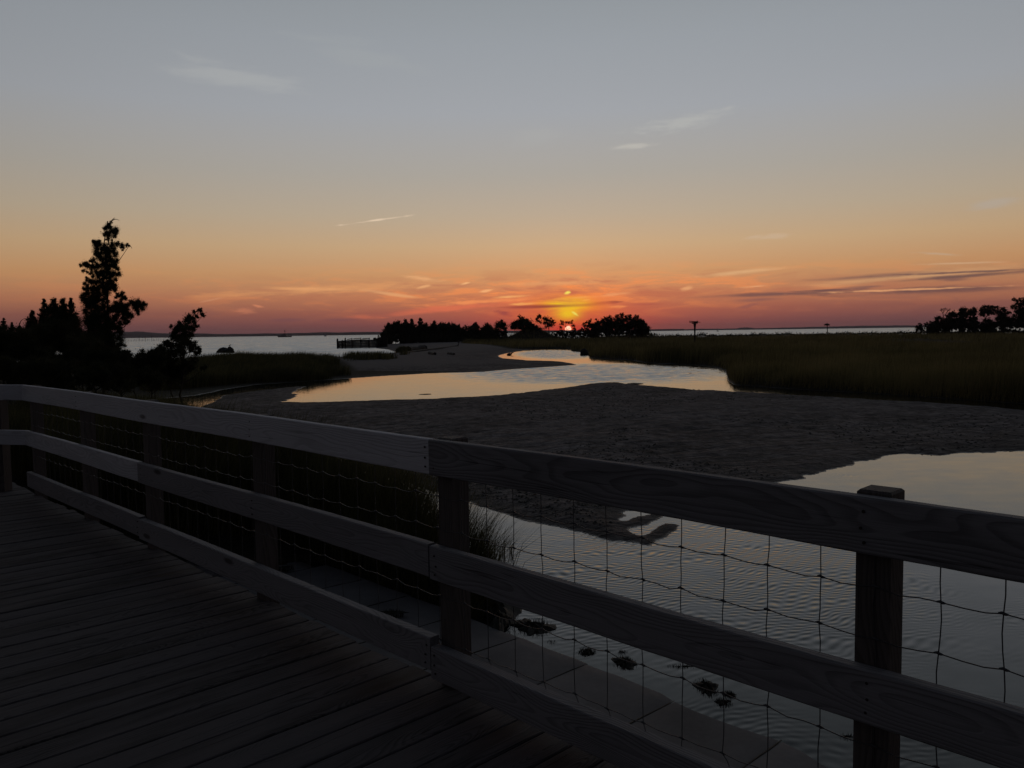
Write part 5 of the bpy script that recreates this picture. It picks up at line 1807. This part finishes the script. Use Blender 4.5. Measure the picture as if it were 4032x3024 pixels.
# fishing stakes out in the bay, frame (0,1130) x3.456
STAKES = [1690, 1706, 1728, 1745, 1770, 1790, 1815, 1835, 1855, 1880, 1897, 1920, 1940, 1960, 1980, 2005, 2030, 2065, 2085, 2105, 2135, 2160, 2190, 2225]
for i, a in enumerate(STAKES):
    Y = 620 + random.uniform(-15, 15)
    p = pd(a / 3.456, 1340, Y)
    h = random.uniform(1.2, 2.0) + (2.6 if a in (1980, 2065, 1897) else 0)
    o = MB().tube([(0, 0, -.6), (random.uniform(-.1, .1), 0, h)], [.15, .11], 6).build('stake', M['dark_wood'], None, True, (float(p[0]), Y, 0.0))
    tag(o, 'thin wooden stake standing in the bay, one of a long row far off at left' if h < 3 else 'taller wooden stake in the far row of stakes in the bay at left', 'stake', 'row of stakes in the bay' if h < 3 else 'tall stakes in the bay')


# ------------------------------------------------------------------ boats
def trawler():
    Y = 1500.0
    k = Y / F / 2.765
    p = pd(600 + 1440 / 2.765, 1330, Y)
    root = empty('fishing_boat', (float(p[0]), Y, 0), 'grey fishing boat with a short mast far out on the bay', 'boat')
    L = 148 * k
    W = 6.0
    sec = [(-.5, .8, .9), (-.35, 1.0, .75), (0, 1.0, .75), (.3, .85, .9), (.45, .4, 1.1), (.5, .04, 1.25)]
    V, Fq = [], []
    for (t, w, h) in sec:
        V += [(t * L, -W / 2 * w * .7, -.6), (t * L, W / 2 * w * .7, -.6), (t * L, W / 2 * w, h * 2.6), (t * L, -W / 2 * w, h * 2.6)]
    for i in range(len(sec) - 1):
        for j in range(4):
            Fq.append((i * 4 + j, i * 4 + (j + 1) % 4, (i + 1) * 4 + (j + 1) % 4, (i + 1) * 4 + j))
    Fq += [(3, 2, 1, 0), tuple(20 + j for j in range(4))]
    V = [(-x, y, z) for x, y, z in V]
    me = bpy.data.meshes.new('hull')
    me.from_pydata(V, [], [f[::-1] for f in Fq])
    link('hull', me, M['hull'], root)
    MB().box((-.06 * L, 0, 3.6), (.42 * L, 4.2, 3.2), taper=.92).build('cabin', M['cabin'], root)
    MB().box((.02 * L, 0, 6.1), (.17 * L, 3.2, 2.4), taper=.9).build('wheelhouse', M['cabin'], root)
    mast = MB().tube([(.02 * L, 0, 7), (.02 * L, 0, 13.5)], [.35, .2], 6).build('mast', M['hull'], root)
    for z, w in ((10.5, 2.6), (12.6, 1.8)):
        MB().box((.02 * L, 0, z), (w * 1.3, .4, .5)).build('crosstree', M['hull'], mast)
    MB().tube([(.3 * L, 0, 2), (.3 * L, 0, 5)], .3, 6).build('derrick', M['hull'], root)


def sailboat(u, v0, v1, Y, sail, lab):
    p = pd(u, v0, Y)
    H = (v0 - v1) * Y / F
    root = empty('sailboat', (float(p[0]), Y, 0), lab, 'sailboat')
    L = H * .8
    V, Fq = [], []
    sec = [(-.5, .7), (-.2, 1), (.2, .85), (.5, .05)]
    for t, w in sec:
        V += [(t * L, 0, -.4), (t * L, .16 * L * w, .7), (t * L, -.16 * L * w, .7)]
    for i in range(3):
        for j in range(3):
            Fq.append((i * 3 + j, i * 3 + (j + 1) % 3, (i + 1) * 3 + (j + 1) % 3, (i + 1) * 3 + j))
    Fq += [(2, 1, 0), (9, 10, 11)]
    me = bpy.data.meshes.new('hull')
    me.from_pydata(V, [], Fq)
    link('hull', me, M['hull'], root)
    MB().tube([(0, 0, .5), (0, 0, H)], [.16, .09], 6).build('mast', M['hull'], root)
    if sail:
        mb = MB()
        P = [(-.05, 0, 1.2), (-.42 * L, .25, 1.3), (-.03, 0, H * .98)]
        mb.prism([(x, y - .03, z) for x, y, z in P], (0, .06, 0))
        mb.build('sail', M['sail'], root)
        mb = MB()
        P = [(.08, 0, 1.0), (.03, 0, H * .8), (.36 * L, .2, .9)]
        mb.prism([(x, y - .03, z) for x, y, z in P], (0, .06, 0))
        mb.build('jib', M['sail'], root)
    else:
        MB().tube([(0, 0, 1.6), (-.42 * L, 0, 1.7)], .14, 6).build('boom', M['hull'], root)
        MB().box((-.02 * L, 0, 1.0), (.4 * L, .2 * L, .8), taper=.8).build('cabin', M['hull'], root)


trawler()
sailboat(1200 + 357 / 4.424, 1325, 1310, 1700, True, 'distant sailboat with a white sail, left of the wooded point')
sailboat(2680 + 522 / 3.568, 1304.5, 1291, 1450, False, 'distant sailboat with bare mast, right of the empty nest platform')


# ------------------------------------------------------------------ seaweed clumps and tufts in the near water
def weed(u, v, ru, rv, hgt, lab, z=0.0, cnt=260):
    hgt *= 0.6
    ru, rv = ru * 1.15, rv * 1.1
    c = px(u, v, z)
    rw = ru * np.linalg.norm(c - CAM) / F
    rd = rv * np.linalg.norm(c - CAM) / F / max(.2, (ZC - z) / np.linalg.norm(c - CAM))
    root = empty('seaweed_clump', (float(c[0]), float(c[1]), z), lab, 'seaweed', 'seaweed clumps by the apron')
    n, rings = 26, 5
    ph = [random.uniform(0, 6) for _ in range(6)]
    V = []
    for i in range(rings + 1):
        t = i / rings
        for j in range(n):
            a = 2 * math.pi * j / n
            q = 1 + .30 * math.sin(2 * a + ph[0]) + .20 * math.sin(3 * a + ph[1]) + .16 * math.sin(7 * a + ph[2]) + .10 * math.sin(12 * a + ph[3]) + random.uniform(-.12, .12)
            rr = 1 - t
            V.append((rw * rr * q * math.cos(a) + rw * .2 * t * math.sin(ph[4]), rd * rr * q * math.sin(a), hgt * (1 - rr ** 2.0) * random.uniform(.45, 1.1) - .012))
    Fq = [(i * n + j, i * n + (j + 1) % n, (i + 1) * n + (j + 1) % n, (i + 1) * n + j) for i in range(rings) for j in range(n)]
    me = bpy.data.meshes.new('mat')
    me.from_pydata(V, [], Fq)
    link('mat', me, M['weed'], root)
    a = rng.uniform(0, 6.28, cnt)
    rr = np.sqrt(rng.uniform(0.1, 1.25, cnt))
    x, y = rw * rr * np.cos(a), rd * rr * np.sin(a)
    zz = hgt * .5 * np.clip(1 - rr ** 2, 0, 1)
    h = rng.uniform(.003, .010, cnt)
    o = blades('strands', np.stack([x, y, zz + .006], 1), h + zz * .3, rng.uniform(.006, .016, cnt), rng.normal(ph[5], .9, cnt), rng.uniform(.5, 2.4, cnt), M['weed'], False, 'stuff')
    o.parent = root


weed(2100, 2470, 66, 30, .10, 'largest seaweed clump in the water right beside the corner post', 0, 420)
weed(2312, 2568, 28, 12, .06, 'small round seaweed clump second along the apron edge')
weed(2458, 2612, 36, 22, .09, 'round bushy seaweed clump midway along the apron edge')
weed(2452, 2568, 14, 6, .03, 'tiny seaweed scrap above the bushy clump', 0, 80)
weed(2690, 2624, 46, 6, .03, 'long flat strip of seaweed on the water', 0, 140)
weed(2782, 2708, 32, 28, .09, 'ragged seaweed clump near the right end of the apron')
weed(2874, 2738, 20, 11, .05, 'small seaweed clump right of the ragged one', 0, 120)
weed(2846, 2766, 27, 14, .05, 'flat seaweed clump just below the ragged one', 0, 150)
weed(2175, 2528, 14, 6, .02, 'tiny floating seaweed scrap below the largest clump', 0, 60)
weed(1925, 2400, 90, 60, .22, 'seaweed-covered mound at the end of the grassy bank', .0, 700)
weed(1960, 2440, 44, 30, .14, 'dark weed heap on the apron corner by the grassy bank', .03, 260)
weed(1545, 2408, 34, 8, .03, 'thin dark weed scrap lying on the concrete left of the corner post', .12, 90)
weed(1120, 2232, 26, 5, .02, 'dark weed streak lying on the concrete by the second post', .12, 60)
weed(3335, 2900, 24, 8, .03, 'scrap of weed in the water beside the right-hand post', 0, 70)


def tuft(u, v, ru, hmin, hmax, cnt, lab, lean=.35, z=.05, dirm=0.0, wd=.006):
    c = px(u, v, z)
    rw = ru * np.linalg.norm(c - CAM) / F
    x = c[0] + rng.normal(0, rw * .5, cnt)
    y = c[1] + rng.normal(0, rw * .5, cnt)
    gz = np.full(cnt, z)
    o = blades('grass_tuft', np.stack([x - c[0], y - c[1], gz - z], 1), rng.uniform(hmin, hmax, cnt), rng.uniform(.7, 1.4, cnt) * wd, rng.normal(dirm, .7, cnt), rng.uniform(.1, lean * 2, cnt), M['reed'], True, 'thing')
    del o['kind']
    o.location = tuple(c)
    tag(o, lab, 'grass tuft')
    return o


tuft(1870, 2330, 100, .25, .85, 520, 'bristling grass tuft in front of the water at the right end of the bank', .5, .10)
tuft(1790, 2300, 120, .4, 1.0, 500, 'tall bank grass behind the corner post', .4, .12)
tuft(1985, 2178, 14, .12, .42, 16, 'few thin reed stems standing in the pool', .35, 0.0)
tuft(2008, 2172, 7, .08, .2, 14, 'tiny reed clump beside the thin stems in the pool', .4, 0.0)


# ------------------------------------------------------------------ evening haze
def build_haze():
    m = bpy.data.materials.new('evening_haze')
    m.use_nodes = True
    g = NT(m.node_tree)
    g.n.clear()
    out = g.node('ShaderNodeOutputMaterial')
    v = g.node('ShaderNodeVolumePrincipled')
    v.inputs['Color'].default_value = (0.80, 0.74, 0.82, 1)
    v.inputs['Density'].default_value = HAZE
    v.inputs['Anisotropy'].default_value = 0.2
    g.l.new(v.outputs[0], out.inputs['Volume'])
    o = MB().box((0, 0, 38.0), (21600, 21600, 84.0)).build('haze', m)
    tag(o, kind='stuff')


HAZE = 6.0e-5
build_haze()
